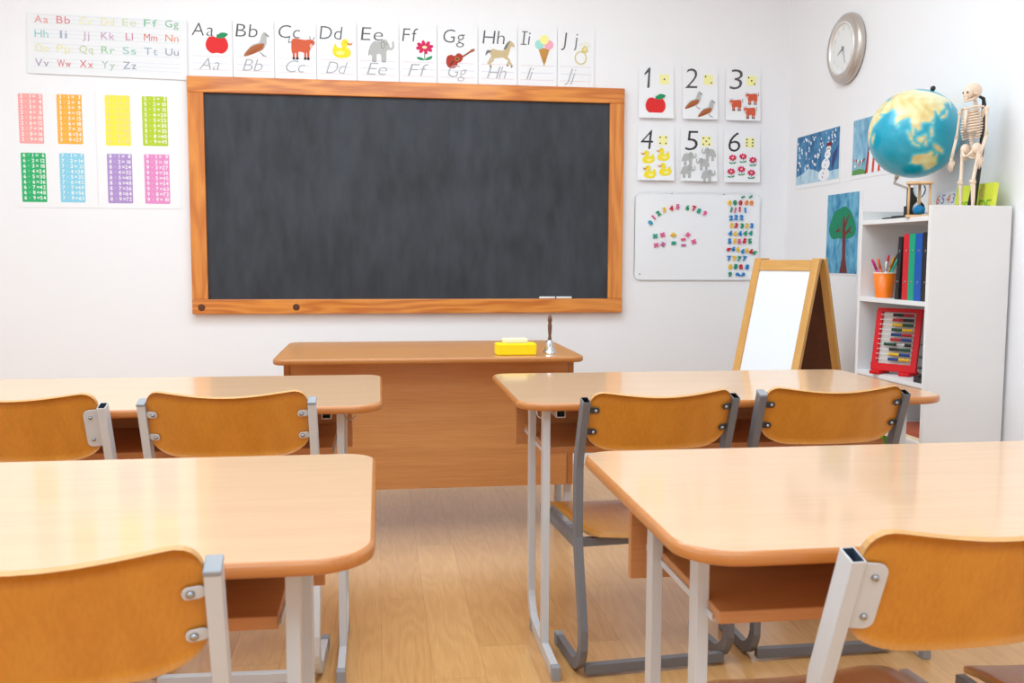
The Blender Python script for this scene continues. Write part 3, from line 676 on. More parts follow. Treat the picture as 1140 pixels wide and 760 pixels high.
# ------------------------------------------------------------------ paintings on the right wall
def painting(name, corners, label):
    P = [rw(*c) for c in corners]       # TL TR BR BL
    y0 = (P[0].y+P[3].y)/2; y1 = (P[1].y+P[2].y)/2; zt = (P[0].z+P[1].z)/2; zb = (P[2].z+P[3].z)/2
    w = y0-y1; h = zt-zb
    return sheet(name, w, h, label, 'painting', "children's paintings on the wall", (WX+.0006, (y0+y1)/2, zt), WALL_R, 'paper', math.radians(.12)), w, h
def rect(x0, x1, y0, y1): return [(x0, y0), (x1, y0), (x1, y1), (x0, y1)]
o, w, h = painting('snowman_painting', ((887, 152), (936.7, 137.6), (935, 202), (886, 211.7)), 'painting of a snowman under a dark blue sky with snowflakes')
m = MB(); q = w*.02
m.poly(rect(-w/2+q, w/2-q, -h+.02, -q), .0024, 'paint_night')
m.poly([(-w/2+q, -h+.02), (w/2-q, -h+.02), (w/2-q, -h*.76), (w*.1, -h*.78), (-w*.05, -h*.7), (-w*.2, -h*.66), (-w*.34, -h*.74), (-w/2+q, -h*.78)], .0026, 'paint_snow'); obj('painted_background', m, o)
m = MB(); rs = random.Random(4)
for k in range(85):
    x, y = rs.uniform(-.46, .42)*w, rs.uniform(-.66, -.06)*h
    if .1*w < x < .44*w and y < -.3*h: continue
    r1 = rs.uniform(.0035, .0075); m.poly(ell(x, y, r1, r1*1.25, 8, rs.random()), .0028, 'paint_white')
obj('painted_snowflakes', m, o)
m = MB()
m.poly(spline([(.34*w, -.5*h), (.42*w, -.4*h), (.46*w, -.34*h), (.42*w, -.56*h), (.34*w, -.74*h)]), .0028, 'paint_shadow')
for cx, cy, rx, ry in ((.17, -.82, .125, .115), (.2, -.64, .09, .1), (.235, -.48, .065, .075), (.255, -.38, .05, .06)): m.poly(ell(cx*w, cy*h, rx*w, ry*h, 20), .003+cy*-.0001, 'paint_white')
m.poly([(.2*w, -.335*h), (.33*w, -.33*h), (.32*w, -.26*h), (.22*w, -.27*h)], .0034, 'paint_maroon')
for cx, cy in ((.14, -.86), (.155, -.79), (.17, -.72), (.19, -.65), (.21, -.57), (.23, -.47), (.24, -.38), (.27, -.38)): m.poly(ell(cx*w, cy*h, .012*w, .014*h, 8), .0034, 'paint_maroon')
obj('painted_snowman', m, o)
o, w, h = painting('cottage_painting', ((950.5, 133.5), (998, 119.5), (995, 192), (947.7, 200.7)), 'painting of a red striped cottage and flowers, half behind the globe')
m = MB(); q = w*.02
m.poly(rect(-w/2+q, w/2-q, -h+.018, -q), .0024, 'paint_sky'); m.poly([(-w/2+q, -h+.018), (-w*.14, -h+.018), (-w*.14, -h*.88), (-w*.3, -h*.84), (-w/2+q, -h*.86)], .0026, 'paint_grass'); obj('painted_background', m, o)
m = MB()
m.poly([(-.16*w, -h*.94), (.48*w, -h*.94), (.48*w, -h*.5), (.2*w, -h*.2), (-.1*w, -h*.55)], .0028, 'paint_white')
for k in range(5):
    x = -.14+k*.14; m.poly([(x*w, -h*.93), ((x+.055)*w, -h*.93), ((x+.075)*w, -h*.6), ((x+.03)*w, -h*.58)], .003, 'paint_red')
m.poly([(-.16*w, -h*.94), (-.13*w, -h*.94), (-.06*w, -h*.5), (-.09*w, -h*.5)], .0031, 'paint_maroon'); obj('painted_cottage', m, o)
m = MB(); rs = random.Random(2)
for k in range(9):
    x, y = -.44*w+k*.032*w, rs.uniform(-.8, -.68)*h
    m.poly(rect(x-.001, x+.001, -h*.86, y), .0028, 'paint_grass'); m.poly(ell(x, y, .006, .007, 8), .003, rs.choice(['paint_red', 'paint_white', 'paint_maroon']))
obj('painted_flowers', m, o)
o, w, h = painting('tree_painting', ((921.5, 215), (961.5, 211), (957, 306), (918, 305.5)), 'painting of a round green tree with a tall brown trunk on blue')
m = MB(); m.poly(rect(-w*.47, w*.42, -h+.006, -.008), .0024, 'paint_teal'); obj('painted_background', m, o)
m = MB(); m.poly(spline([(-.1*w, -h*.56), (-.3*w, -h*.56), (-.4*w, -h*.46), (-.36*w, -h*.36), (-.26*w, -h*.24), (-.1*w, -h*.2), (.05*w, -h*.18), (.2*w, -h*.24), (.3*w, -h*.34), (.36*w, -h*.46), (.3*w, -h*.54), (.1*w, -h*.57)]), .0028, 'paint_green'); obj('painted_crown', m, o)
m = MB(); m.poly([(-.06*w, -h+.008), (.16*w, -h+.008), (.1*w, -h*.8), (.08*w, -h*.5), (.04*w, -h*.3), (0, -h*.3), (-.01*w, -h*.5), (0, -h*.8)], .003, 'paint_trunk')
for A, B in (((.03, -.5), (-.18, -.4)), ((.05, -.52), (.24, -.42)), ((.02, -.44), (-.08, -.3)), ((.05, -.42), (.16, -.28)), ((-.1, -.45), (-.2, -.48)), ((.15, -.47), (.26, -.5))):
    m.poly([(A[0]*w-.007, A[1]*h+.004), (A[0]*w+.008, A[1]*h-.008), (B[0]*w+.002, B[1]*h-.003), (B[0]*w-.002, B[1]*h+.003)], .0032, 'paint_trunk')
obj('painted_trunk', m, o)

# ------------------------------------------------------------------ wall clock
cc = rw(945.5, 54.3); RC = .16
ck = thing('wall_clock', 'round clock with brushed beige metal rim high on the side wall', 'clock', (WX-.001, cc.y, cc.z)); ck.rotation_euler = WALL_R
m = MB(); n = 48
m.lathe([(RC-.004, .001), (RC, .012), (RC-.004, .026), (RC*.86, .04), (RC*.74, .036)], 'clock_metal', n, None, True, False); obj('rim', m, ck)
m = MB(); m.lathe([(RC*.75, .036), (RC*.745, .042), (RC*.7, .042), (RC*.69, .03)], 'clock_rim', n, None, False, False); obj('inner_ring', m, ck)
m = MB(); m.lathe([(RC*.7, .028), (RC*.7, .03)], 'clock_face', n)
fc = obj('dial', m, ck)
m = MB()
for k in range(1, 13):
    a = PI/2-k*PI/6; write(m, str(k), RC*.57*math.cos(a), RC*.57*math.sin(a)-.008, .017, 'clock_digit', .0304, 0, 'c')
obj('printed_numerals', m, fc)
def hand(ang, L_, t):
    m = MB(); c, s_ = math.sin(math.radians(ang)), math.cos(math.radians(ang))
    m.prism([(c*L_+s_*t*.3, s_*L_-c*t*.3), (c*L_-s_*t*.3, s_*L_+c*t*.3), (-c*.012-s_*t, -s_*.012+c*t), (-c*.012+s_*t, -s_*.012-c*t)], .032, .0335, 'clock_hand'); return m
obj('hour_hand', hand(246, .052, .0035), ck); obj('minute_hand', hand(158, .075, .0025), ck)
m = MB(); m.lathe([(.006, .03), (.006, .035), (.002, .036)], 'clock_hand', 12); obj('hand_pin', m, ck)

# ------------------------------------------------------------------ pupils' desks
DW, DD, DH, DT = 1.22, .663, .705, .021
def slab(hx, hy, z0, z1, top, edge, rs):
    """desk top: flat faces and a separate rounded edge band"""
    def ring(i, z): return [Vector((p[0], p[1], z)) for p in rrect(hx-i, hy-i, 0, 10, [max(r-i, .004) for r in rs])]
    t = MB(); T, B = ring(.0065, z1), ring(.0065, z0); n = len(T)
    t.add(T, [tuple(range(n))], top); t.add(B, [tuple(range(n-1, -1, -1))], top)
    e = MB(); e.rings([ring(.0065, z0), ring(.002, z0+.002), ring(0, z0+.007), ring(0, z1-.007), ring(.002, z1-.002), ring(.0065, z1)], edge, False, False)
    return t, e
def make_desk(label, loc, group, fdy=0.0, shelf_z=.566):
    t = thing('student_desk', label, 'desk', loc, 0, group)
    tp, ed = slab(DW/2, DD/2, DH-DT, DH, 'desk_top', 'desk_edge', (.06, .06, .085, .085))
    o = obj('tabletop', tp, t); obj('edge_band', ed, o)
    zu = DH-DT
    for s_ in (-1, 1):
        x = s_*(DW/2-.087-.01)-.015; yn, yf = -.2+fdy, .03+fdy
        m = MB(); m.rect_sweep([(yn, .03), (yn, zu)], x, .0195, .034, 'light_grey_steel'); obj('leg', m, t, .0015)
        m = MB(); path = [(yf, zu), (yf, .12)]
        for k in range(1, 8):
            a = k/8*PI/2; path.append((yf-.0+(-.10+.10*math.cos(a)), .12-.10*math.sin(a)+.0))
        path += [(yf-.12, .018), (yn-.16, .018)]
        m.rect_sweep(path, x, .0195, .034, 'light_grey_steel'); lg = obj('leg', m, t, .0015)
        m = MB(); m.box(x-.0115, x+.0115, yn-.18, yn-.155, .0, .037, 'grey_plastic'); obj('foot_cap', m, lg, .002); m = MB(); m.box(x-.0115, x+.0115, yf-.075, yf-.04, .0, .03, 'grey_plastic'); obj('foot_cap', m, lg, .002)
        m = MB(); m.rect_sweep([(yf+.12, zu-.0125), (yn-.03, zu-.0125)], x-s_*.035, .025, .022, 'light_grey_steel', True, 'tube_inside'); obj('support_tube', m, t)
        m = MB(); hx = x+.006; yy = yf-.05
        m.tube([(hx, yy, zu-.003), (hx, yy, zu-.045)]+[(hx+.016*(1-math.cos(k/8*PI)), yy-.002*k, zu-.045-.014*math.sin(k/8*PI)) for k in range(1, 9)]+[(hx+.036, yy-.018, zu-.036)], .0028, 'hook_wire', 8); obj('bag_hook', m, t)
    xa, xb = -DW/2+.090, DW/2-.134
    m = MB(); m.box(xa, xb, -.215, .16, shelf_z-.019, shelf_z, 'desk_board'); sh = obj('book_shelf', m, t, .002)
    for x_, d_ in ((xa, -1), (xb, 1)):
        m = MB(); x0, x1 = sorted((x_, x_-d_*.02)); m.box(x0, x1, -.19, .15, shelf_z-.0225, shelf_z-.0195, 'light_grey_steel'); x0, x1 = sorted((x_+d_*.0005, x_+d_*.003)); m.box(x0, x1, -.19, .15, shelf_z-.0225, shelf_z-.012, 'light_grey_steel'); obj('shelf_bracket', m, sh)
    m = MB(); m.box(-DW/2+.062, DW/2-.092, .165, .183, .50, zu-.001, 'desk_board'); obj('modesty_panel', m, t, .002)
    return t
GD = 'student desks in two rows'
make_desk('beech student desk before the bookcase, two dark grey chairs pushed up to it', (.363+DW/2, -2.438+DD/2, 0), GD, -.06)
make_desk("beech student desk beside the teacher's desk, two light grey chairs pushed up to it", (.009-DW/2, -2.419+DD/2, 0), GD, -.03, .575)
make_desk('large beech student desk behind the two dark grey framed chairs', (.391+DW/2, -3.71+DD/2, 0), GD, .05, .581)
make_desk('large beech student desk behind the pair of light grey framed chairs', (-.007-DW/2, -3.674+DD/2, 0), GD, -.02, .592)

# ------------------------------------------------------------------ chairs
CS, CT, CZ, SZ = .405, .036, .730, .363       # post spacing, tube depth, post top, seat height
TW = .0195
LZ = .56
def lean_y(z): return .018 if z < LZ else .018-(z-LZ)*.355
def make_chair(label, loc, rotz, steel, bracket, capL, capR, group):
    t = thing('school_chair', label, 'chair', loc, rotz, group)
    dark = steel == 'dark_grey_steel'
    global LZ
    LZ = .565 if dark else .53
    for s_, cap in ((-1, capL), (1, capR)):
        x = s_*CS/2
        path = [(.19, .018), (.042, .018)]
        for k in range(1, 7):
            a = k/7*PI/2; path.append((.042-.082*math.sin(a), .018+.085*(1-math.cos(a))))
        path += [(-.038, .13), (.010, SZ-.04), (.018, SZ), (.018, LZ-.02), (lean_y(LZ+.02), LZ+.02), (lean_y(CZ), CZ)]
        m = MB(); m.rect_sweep(path, x, TW, CT*.85, steel, None if cap else True, 'tube_inside' if not dark else 'black_plastic'); pst = obj('post', m, t, .0012)
        if cap:
            m = MB(); m.box(x-TW/2-.0006, x+TW/2+.0006, -.0165, .0165, 0, .007, 'grey_plastic', Matrix.Translation((0, lean_y(CZ), CZ)) @ Matrix.Rotation(.35, 4, 'X')); obj('end_cap', m, pst, .0015)
        m = MB(); m.box(x-.012, x+.012, .175, .205, 0, .037, 'grey_plastic'); obj('foot_cap', m, pst, .004)
        m = MB(); m.rect_sweep([(.03, SZ-.024), (.40, SZ-.024)], x-s_*.004, .018, .026, steel); obj('seat_rail', m, t, .0015)
    m = MB(); m.box(-CS/2+.01, CS/2-.01, .035, .055, SZ-.036, SZ-.014, steel); obj('crossbar', m, t, .0015)
    m = MB(); m.box(-CS/2+.01, CS/2-.01, -.035, -.013, .008, .034, steel); obj('crossbar', m, t, .0015)
    # seat: rounded sheet of plywood, front edge rolled down
    hx = CS/2-.028; m = MB(); nx, ny = 14, 12
    def seat_edge(v):        # half-width of the sheet at depth v
        d = min(v, 1-v)*.40; r = .035 if v > .5 else .055
        return hx-(r-math.sqrt(max(0, r*r-(r-d)**2)) if d < r else 0)
    rsT, rsB = [], []
    for j in range(ny+1):
        v = (1-math.cos(PI*j/ny))/2; y = .005+.445*v; hwid = seat_edge(v); zz = SZ+.004*math.cos(v*PI)-(.018*max(0, (v-.8)/.2)**2)
        row = [Vector((hwid*(2*i/nx-1), y, zz-.007*math.cos((2*i/nx-1)*PI/2))) for i in range(nx+1)]
        rsT.append(row); rsB.append([p-Vector((0, 0, .0095)) for p in row])
    def grid(mb, rows, mat, flip=False):
        n = len(rows[0]); vs = [p for r in rows for p in r]; fs = []
        for j in range(len(rows)-1):
            for i in range(n-1):
                f = (j*n+i, j*n+i+1, (j+1)*n+i+1, (j+1)*n+i); fs.append(f[::-1] if flip else f)
        mb.add(vs, fs, mat, True)
    def loop(rows): return rows[0]+[r[-1] for r in rows[1:-1]]+rows[-1][::-1]+[r[0] for r in rows[1:-1]][::-1]
    grid(m, rsT, 'ply_seat'); grid(m, rsB, 'ply_seat', True)
    lt, lb = loop(rsT), loop(rsB); n = len(lt); m.add(lb+lt, [(i, (i+1) % n, n+(i+1) % n, n+i) for i in range(n)], 'ply_rim')
    obj('seat', m, t)
    # backrest: curved plywood between the posts
    hb = CS/2-TW/2-.001; nx, nz = 28, 8; rf, rb = [], []; z1, z0 = CZ+(.024 if dark else .036), CZ-.137
    cols = []
    for i in range(nx+1):
        x = -hb*math.cos(PI*i/nx); ax = hb-abs(x)
        r1 = .034; top = z1-.017*math.cos(x/hb*PI/2)**1.3-(r1-math.sqrt(max(0, r1*r1-(r1-ax)**2)) if ax < r1 else 0)
        rx, rz = .085, .055; bot = z0+(rz*(1-math.sqrt(max(0, 1-((rx-ax)/rx)**2))) if ax < rx else 0)
        bow = -.030*math.cos(x/hb*PI/2)
        cols.append([(x, bow, bot+(top-bot)*k/nz) for k in range(nz+1)])
    F = [[Vector((x, lean_y(z)+.006+b, z)) for x, b, z in c] for c in cols]
    B = [[p+Vector((0, -.009, -.003)) for p in c] for c in F]
    m = MB(); grid(m, F, 'ply_back', False); grid(m, B, 'ply_back', True)
    lf, lbk = loop(F), loop(B); n = len(lf); m.add(lf+lbk, [(i, (i+1) % n, n+(i+1) % n, n+i) for i in range(n)], 'ply_rim')
    br = obj('backrest', m, t)
    # brackets and screws on the rear face
    for s_ in (-1, 1):
        x0 = s_*(hb-.001)
        M0 = Matrix.Translation((x0, lean_y(CZ-.055)-.0075, CZ-.055)) @ Matrix.Rotation(.355, 4, 'X') @ Matrix.Rotation(s_*.21, 4, 'Z') @ Matrix.Rotation(PI/2, 4, 'X')
        if bracket == 'plate':
            m = MB(); pts = [(-s_*q[0]*1.0-s_*.015, q[1]) for q in rrect(.017, .05, .014, 6, (.014, .003, .003, .014))]
            m.prism(pts, 0, .003, steel, M=M0); k = obj('bracket_plate', m, t, .0006)
            for zz in (.03, -.03):
                m = MB(); m.lathe([(.0048, 0), (.0048, .002), (.003, .0042), (.0005, .0046)], 'screw_steel', 12, M0 @ Matrix.Translation((-s_*.017, zz, .003))); obj('screw', m, k)
        else:
            for zz in (.031, -.031):
                m = MB(); q = 'dark_plastic' if dark else steel
                m.prism([(-s_*a-s_*.011, b+zz) for a, b in rrect(.0135, .0085, .008, 6)], 0, .003, q, M=M0); k = obj('bracket_tab', m, t, .0006)
                m = MB(); m.lathe([(.0052, 0), (.0052, .002), (.003, .0046), (.0005, .005)], 'screw_steel', 12, M0 @ Matrix.Translation((-s_*.015, zz, .003))); obj('screw', m, k)
    return t
def chair_at(pL, pR, turn=0.0, **k):
    """pL, pR: plan positions of the tops of the two posts"""
    pL, pR = [(p[0]*.986, -4.86+(p[1]+4.86)*.986) for p in (pL, pR)]
    c = Vector(((pL[0]+pR[0])/2, (pL[1]+pR[1])/2)); d = Vector((pR[0]-pL[0], pR[1]-pL[1])); a = math.atan2(d.y, d.x)+turn
    if turn: c = Vector((pL[0]+d.length/2*math.cos(a), pL[1]+d.length/2*math.sin(a)))
    global LZ; LZ = .565 if k['steel'] == 'dark_grey_steel' else .53
    off = lean_y(CZ)-.016; c -= Vector((-math.sin(a), math.cos(a)))*off
    return make_chair(loc=(c.x, c.y, 0), rotz=a, **k)
GC = 'school chairs at the student desks'
chair_at((.523, -2.528), (.933, -2.496), label='dark grey framed chair closest to the aisle, turned slightly, both post ends open', steel='dark_grey_steel', bracket='tab', capL=False, capR=False, group=GC)
chair_at((1.011, -2.486), (1.422, -2.484), label='dark grey framed chair in front of the bookcase, one post end capped', steel='dark_grey_steel', bracket='tab', capL=True, capR=False, group=GC)
chair_at((-.578, -2.468), (-.166, -2.484), label='light grey framed chair with tab brackets at the desk before the chalkboard', steel='light_grey_steel', bracket='tab', capL=True, capR=True, group=GC)
chair_at((-1.078, -2.466), (-.664, -2.482), label='light grey framed chair with plate bracket, beside the chair below the chalkboard corner', steel='light_grey_steel', bracket='plate', capL=False, capR=False, group=GC)
chair_at((-.602, -3.782), (-.192, -3.762), label='large close chair with capped light grey post and tab brackets at the desk edge', steel='light_grey_steel', bracket='tab', capL=True, capR=True, group=GC)
chair_at((.575, -3.810), (.987, -3.810), turn=math.radians(4.5), label='large close chair with open light grey post and a long plate bracket', steel='light_grey_steel', bracket='plate', capL=False, capR=False, group=GC)
chair_at((1.045, -3.80), (1.457, -3.80), turn=math.radians(2), label='chair of which only the brown seat corner shows at the bottom corner of the photo', steel='dark_grey_steel', bracket='tab', capL=False, capR=False, group=GC)

# ------------------------------------------------------------------ teacher's desk, sponge and bell
TX0, TX1, TY0, TY1, TH = -.38, .764, -1.415, -.698, .72
td = thing('teacher_desk', "orange-brown teacher's desk with a full wooden front panel below the chalkboard", 'desk', ((TX0+TX1)/2, (TY0+TY1)/2, 0))
hx, hy = (TX1-TX0)/2, (TY1-TY0)/2
tp, ed = slab(hx, hy, TH-.022, TH, 'teacher_top', 'teacher_edge', (.06, .06, .05, .05))
o = obj('tabletop', tp, td); obj('edge_band', ed, o)
py = -1.223-(TY0+TY1)/2
m = MB(); m.box(-hx+.046, hx-.03, py, py+.018, .19, TH-.0225, 'teacher_board'); obj('front_panel', m, td, .001)
for s_ in (-1, 1):
    x0, x1 = sorted((s_*(hx-.006 if s_ > 0 else hx-.024), s_*(hx-.028 if s_ > 0 else hx-.046)))
    m = MB(); m.box(x0, x1, py-.004, py+.30, .19, TH-.0225, 'teacher_edge'); obj('side_panel', m, td, .001)
    for yy in (py+.05, py+.25):
        m = MB(); xx = (x0+x1)/2; m.box(xx-.014, xx+.014, yy-.014, yy+.014, .012, .19, 'light_grey_steel'); lg = obj('leg', m, td, .002)
    m = MB(); m.box((x0+x1)/2-.0175, (x0+x1)/2+.0175, py+.0, py+.32, 0, .03, 'grey_plastic'); obj('foot_rail', m, td, .003)
m = MB(); m.box(-.076, .076, -.034, .034, 0, .045, 'sponge_yellow')
sp = thing('board_sponge', "bright yellow chalkboard sponge with a pale top lying on the teacher's desk", 'sponge', (.512, -1.325, TH), .02)
obj('sponge_body', m, sp, .006)
m = MB(); m.box(-.047, .043, -.028, .028, .0452, .062, 'sponge_cream'); obj('felt_pad', m, sp, .004)
bl = thing('hand_bell', "small silver hand bell with a turned wooden handle on the teacher's desk", 'bell', (.648, -1.30, TH))
m = MB(); m.lathe([(.027, 0), (.0275, .003), (.024, .008), (.0185, .02), (.0155, .034), (.0145, .044), (.011, .051), (.004, .054)], 'bell_metal', 32); obj('bell_body', m, bl)
m = MB(); m.lathe([(.005, .053), (.0075, .056), (.007, .06), (.0055, .068), (.0075, .09), (.0082, .108), (.006, .118), (.0085, .126), (.0085, .136), (.006, .143), (.0025, .149), (.001, .151)], 'handle_wood', 20); obj('handle', m, bl)

# ------------------------------------------------------------------ bookcase
SX, SN, SF, SZT = 1.849, -1.866, -1.386, 1.268
XB = WX-.012
bc = thing('bookcase', 'tall white open bookcase standing sideways against the wall', 'bookcase', ((SX+XB)/2, (SN+SF)/2, 0))
ox, oy = (SX+XB)/2, (SN+SF)/2; dx, dy = (XB-SX)/2, (SF-SN)/2; ST = .018
for s_ in (-1, 1):
    y0, y1 = sorted((s_*dy, s_*(dy-ST))); m = MB(); m.box(-dx, dx, y0, y1, 0, SZT, 'laminate_white'); obj('side_panel', m, bc, .001)
m = MB(); m.box(dx-.008, dx, -dy+ST, dy-ST, .02, SZT, 'laminate_white'); obj('back_panel', m, bc)
SHZ = [1.232, .940, .657, .452, .08]
for z in SHZ: m = MB(); m.box(-dx, dx-.008, -dy+ST, dy-ST, z-.016, z, 'laminate_white'); obj('shelf', m, bc, .001)
m = MB(); m.box(-dx+.02, -dx+.036, -dy+ST, dy-ST, 0, .064, 'laminate_white'); obj('plinth', m, bc)

# pen cup and pens
_c = rw(984, 331.5, 1.905); cupx, cupy, cz = _c.x, _c.y, SHZ[1]
cup = thing('pen_cup', 'orange cup full of pens on the bookcase shelf', 'cup', (cupx, cupy, cz))
m = MB(); m.lathe([(.031, 0), (.0315, .002), (.041, .092), (.0385, .092), (.029, .004)], 'cup_orange', 28); obj('cup_body', m, cup)
m = MB(); m.lathe([(.0402, .0905), (.0425, .093), (.0405, .0955), (.0385, .093)], 'cup_rim', 28, None, False, False); obj('rim', m, cup)
LAT, VW = Vector((.855, -.52, 0)), Vector((.52, .855, 0))
for k, (colr, tilt, az, ln, lb) in enumerate((('pink', -.42, 0, .15, 'magenta pen leaning out farthest in the orange cup'), ('coral', -.25, .1, .145, 'coral orange pen beside the magenta pen in the orange cup'), ('white', .04, -.1, .13, 'white pen upright in the orange cup'),
                                          ('red', .12, .12, .155, 'red pen upright behind the white pen in the cup'), ('amber', .24, 0, .15, 'amber pencil leaning towards the binders in the orange cup'), ('green', .36, .1, .168, 'dark green pen leaning on the binders, in the orange cup'), ('teal', .36, -.1, .15, 'teal pen between the dark green pen and the binder'))):
    d = (LAT*math.sin(tilt)+VW*az+Vector((0, 0, 1))*math.cos(tilt)).normalized()
    base = Vector((cupx, cupy, cz+.008))-LAT*(math.sin(tilt)*.035)+VW*((-.013, .012, -.004, .006, .013, .002, -.012)[k])+LAT*((0, 0, .002, -.004, .002, -.003, .004)[k])
    rotm = Vector((0, 0, 1)).rotation_difference(d)
    p = thing('pen', lb, 'pen', base, 0, 'pens in the orange cup'); p.rotation_mode = 'QUATERNION'; p.rotation_quaternion = rotm
    m = MB(); m.lathe([(.0035, 0), (.0045, .004), (.0045, ln*.72)], 'pen_'+colr, 10); obj('barrel', m, p)
    m = MB(); m.lathe([(.005, ln*.72), (.005, ln*.97), (.0035, ln)], 'pen_'+('black' if colr == 'green' else colr), 10); obj('pen_cap', m, p)
# ring binders, standing with their spines to the room
yb = -1.848+.006
bz = SHZ[1]
specs = [('black', .040, 0, 'thick black ring binder standing against the bookcase side'), ('blue', .042, 0, 'blue ring binder between the green and black binders'), ('green', .038, 0, 'green ring binder between the red and blue binders'), ('red', .036, 0, 'red ring binder between the green binder and a leaning black one'), ('black', .024, .07, 'thin black ring binder leaning against the red binder')]
for k, (colr, th, ln, lb) in enumerate(specs):
    hgt = .235 if k else .238
    o = thing('ring_binder', lb, 'binder', (SX+.012, yb+th/2+.001, bz), 0, 'ring binders on the bookcase shelf')
    if ln: o.rotation_euler = (ln, 0, 0); o.location.y = yb+th/2+.024; hgt = .226
    m = MB(); m.box(0, .24, -th/2, -th/2+.003, 0.0005, hgt, 'binder_'+colr); m.box(0, .24, th/2-.003, th/2, .0005, hgt, 'binder_'+colr); m.box(0, .003, -th/2+.003, th/2-.003, .0005, hgt, 'binder_'+colr); obj('cover', m, o)
    m = MB(); m.box(.02, .22, -th/2+.006, th/2-.006, .006, hgt-.012, 'paper'); obj('pages', m, o)
    for zz in (.065, .175): m = MB(); m.lathe([(.0042, 0), (.0042, .001), (.0022, .0016)], 'screw_steel', 12, Matrix.Translation((-.0002, 0, zz)) @ Matrix.Rotation(-PI/2, 4, 'Y')); obj('rivet', m, o)
    yb += th+.0015
# abacus, leaning back a little
ab = thing('abacus', 'red framed abacus with coloured bead rows on the bookcase shelf', 'abacus', (level(993, 417, SHZ[2]).x, level(993, 417, SHZ[2]).y, SHZ[2]+.0005), 0)
ab.rotation_euler = (0, 0, math.radians(36))
AW, AH = .170, .238
TA = Matrix.Translation((0, 0, .012)) @ Matrix.Rotation(.2, 4, 'Y')
m = MB(); f_ = .022
for y0, y1, z0, z1 in ((-AW/2, AW/2, 0, f_+.004), (-AW/2, AW/2, AH-.014, AH), (-AW/2, -AW/2+f_, f_+.004, AH-.014), (AW/2-f_, AW/2, f_+.004, AH-.014)): m.box(0, .016, y0, y1, z0, z1, 'abacus_red', TA)
obj('frame', m, ab, .002)
m = MB(); m.box(.010, .013, -AW/2+f_, AW/2-f_, f_+.004, AH-.014, 'board_grey', TA); obj('backing', m, ab)
for yy in (-AW/2+.01, AW/2-.05):
    m = MB(); m.box(-.03, .06, yy, yy+.04, 0, .013, 'abacus_red'); obj('foot', m, ab, .003)
rowc = [('black', 'red'), ('red', 'black'), ('yellow', 'green'), ('green', 'yellow'), ('blue', 'red'), ('red', 'blue'), ('green', 'black'), ('black', 'green'), ('yellow', 'blue'), ('blue', 'yellow')]
for k, (ca, cb_) in enumerate(rowc):
    z = AH-.014-.0125-k*.0185; m = MB(); m.tube([(-.004, AW/2-f_+.004, z), (-.004, -AW/2+f_-.004, z)], .0014, 'rod_white', 6, TA); rod = obj('rod', m, ab)
    for half, colr in ((0, ca), (1, cb_)):
        m = MB(); y0 = -AW/2+f_+.003
        for j in range(5):
            y = y0+(9-(half*5+j))*.0081+.004+(.022 if (k == 6 and half*5+j < 6) else 0)
            cc_ = colr if not (k == 6 and half == 1 and j == 1) else 'white'
            m.lathe([(.0025, -.0038), (.0062, -.002), (.0062, .002), (.0025, .0038)], 'bead_'+cc_, 10, TA @ Matrix.Translation((-.004, y, z)) @ Matrix.Rotation(PI/2, 4, 'X'))
        obj('bead_stack', m, rod)['kind'] = 'stuff'
# small black balance
bs = thing('balance_scale', 'small black balance scale half hidden at the bookcase side', 'scale', (1.885, -1.815, SHZ[2]))
m = MB(); m.box(-.03, .03, -.028, .028, 0, .02, 'black_plastic'); m.box(-.02, .02, -.02, .02, .02, .03, 'black_plastic'); obj('base', m, bs, .002)
m = MB(); m.lathe([(.006, .03), (.004, .14), (.004, .15)], 'black_plastic', 12); obj('column', m, bs)
m = MB(); m.box(-.005, .005, -.026, .05, .082, .089, 'black_plastic'); obj('beam', m, bs); m = MB(); m.box(-.004, .004, -.026, .032, .128, .133, 'black_plastic'); obj('pointer_arm', m, bs)
m = MB(); m.lathe([(.012, .045), (.014, .052), (.003, .052)], 'black_plastic', 16, Matrix.Translation((0, .03, .0))); obj('pan', m, bs)
# lower shelf
gb = thing('game_box', 'flat terracotta box with cream sides on the lower bookcase shelf', 'box', (1.96, -1.72, SHZ[3]))
m = MB(); m.box(-.1, .12, -.12, .12, 0, .012, 'cream_card'); obj('box_tray', m, gb, .001); m = MB(); m.box(-.098, .118, -.118, .118, .0121, .03, 'terracotta'); obj('box_lid', m, gb, .001)
lc = thing('ribbed_bottle', 'bright green ribbed plastic bottle low in the bookcase, seen past the chair', 'bottle', (1.888, -1.538, SHZ[4]))
m = MB(); m.lathe([(.022, 0), (.024, .004), (.024, .30), (.016, .318), (.014, .322)], 'lime_plastic', 24); obj('bottle_body', m, lc)
m = MB(); m.lathe([(.0165, .322), (.0165, .342), (.014, .345)], 'lime_plastic', 20); obj('bottle_cap', m, lc)
m = MB()
for k in range(16): m.lathe([(.0238, .03+k*.016), (.0275, .035+k*.016), (.0238, .04+k*.016)], 'lime_plastic', 24, None, False, False)
obj('ribs', m, lc)

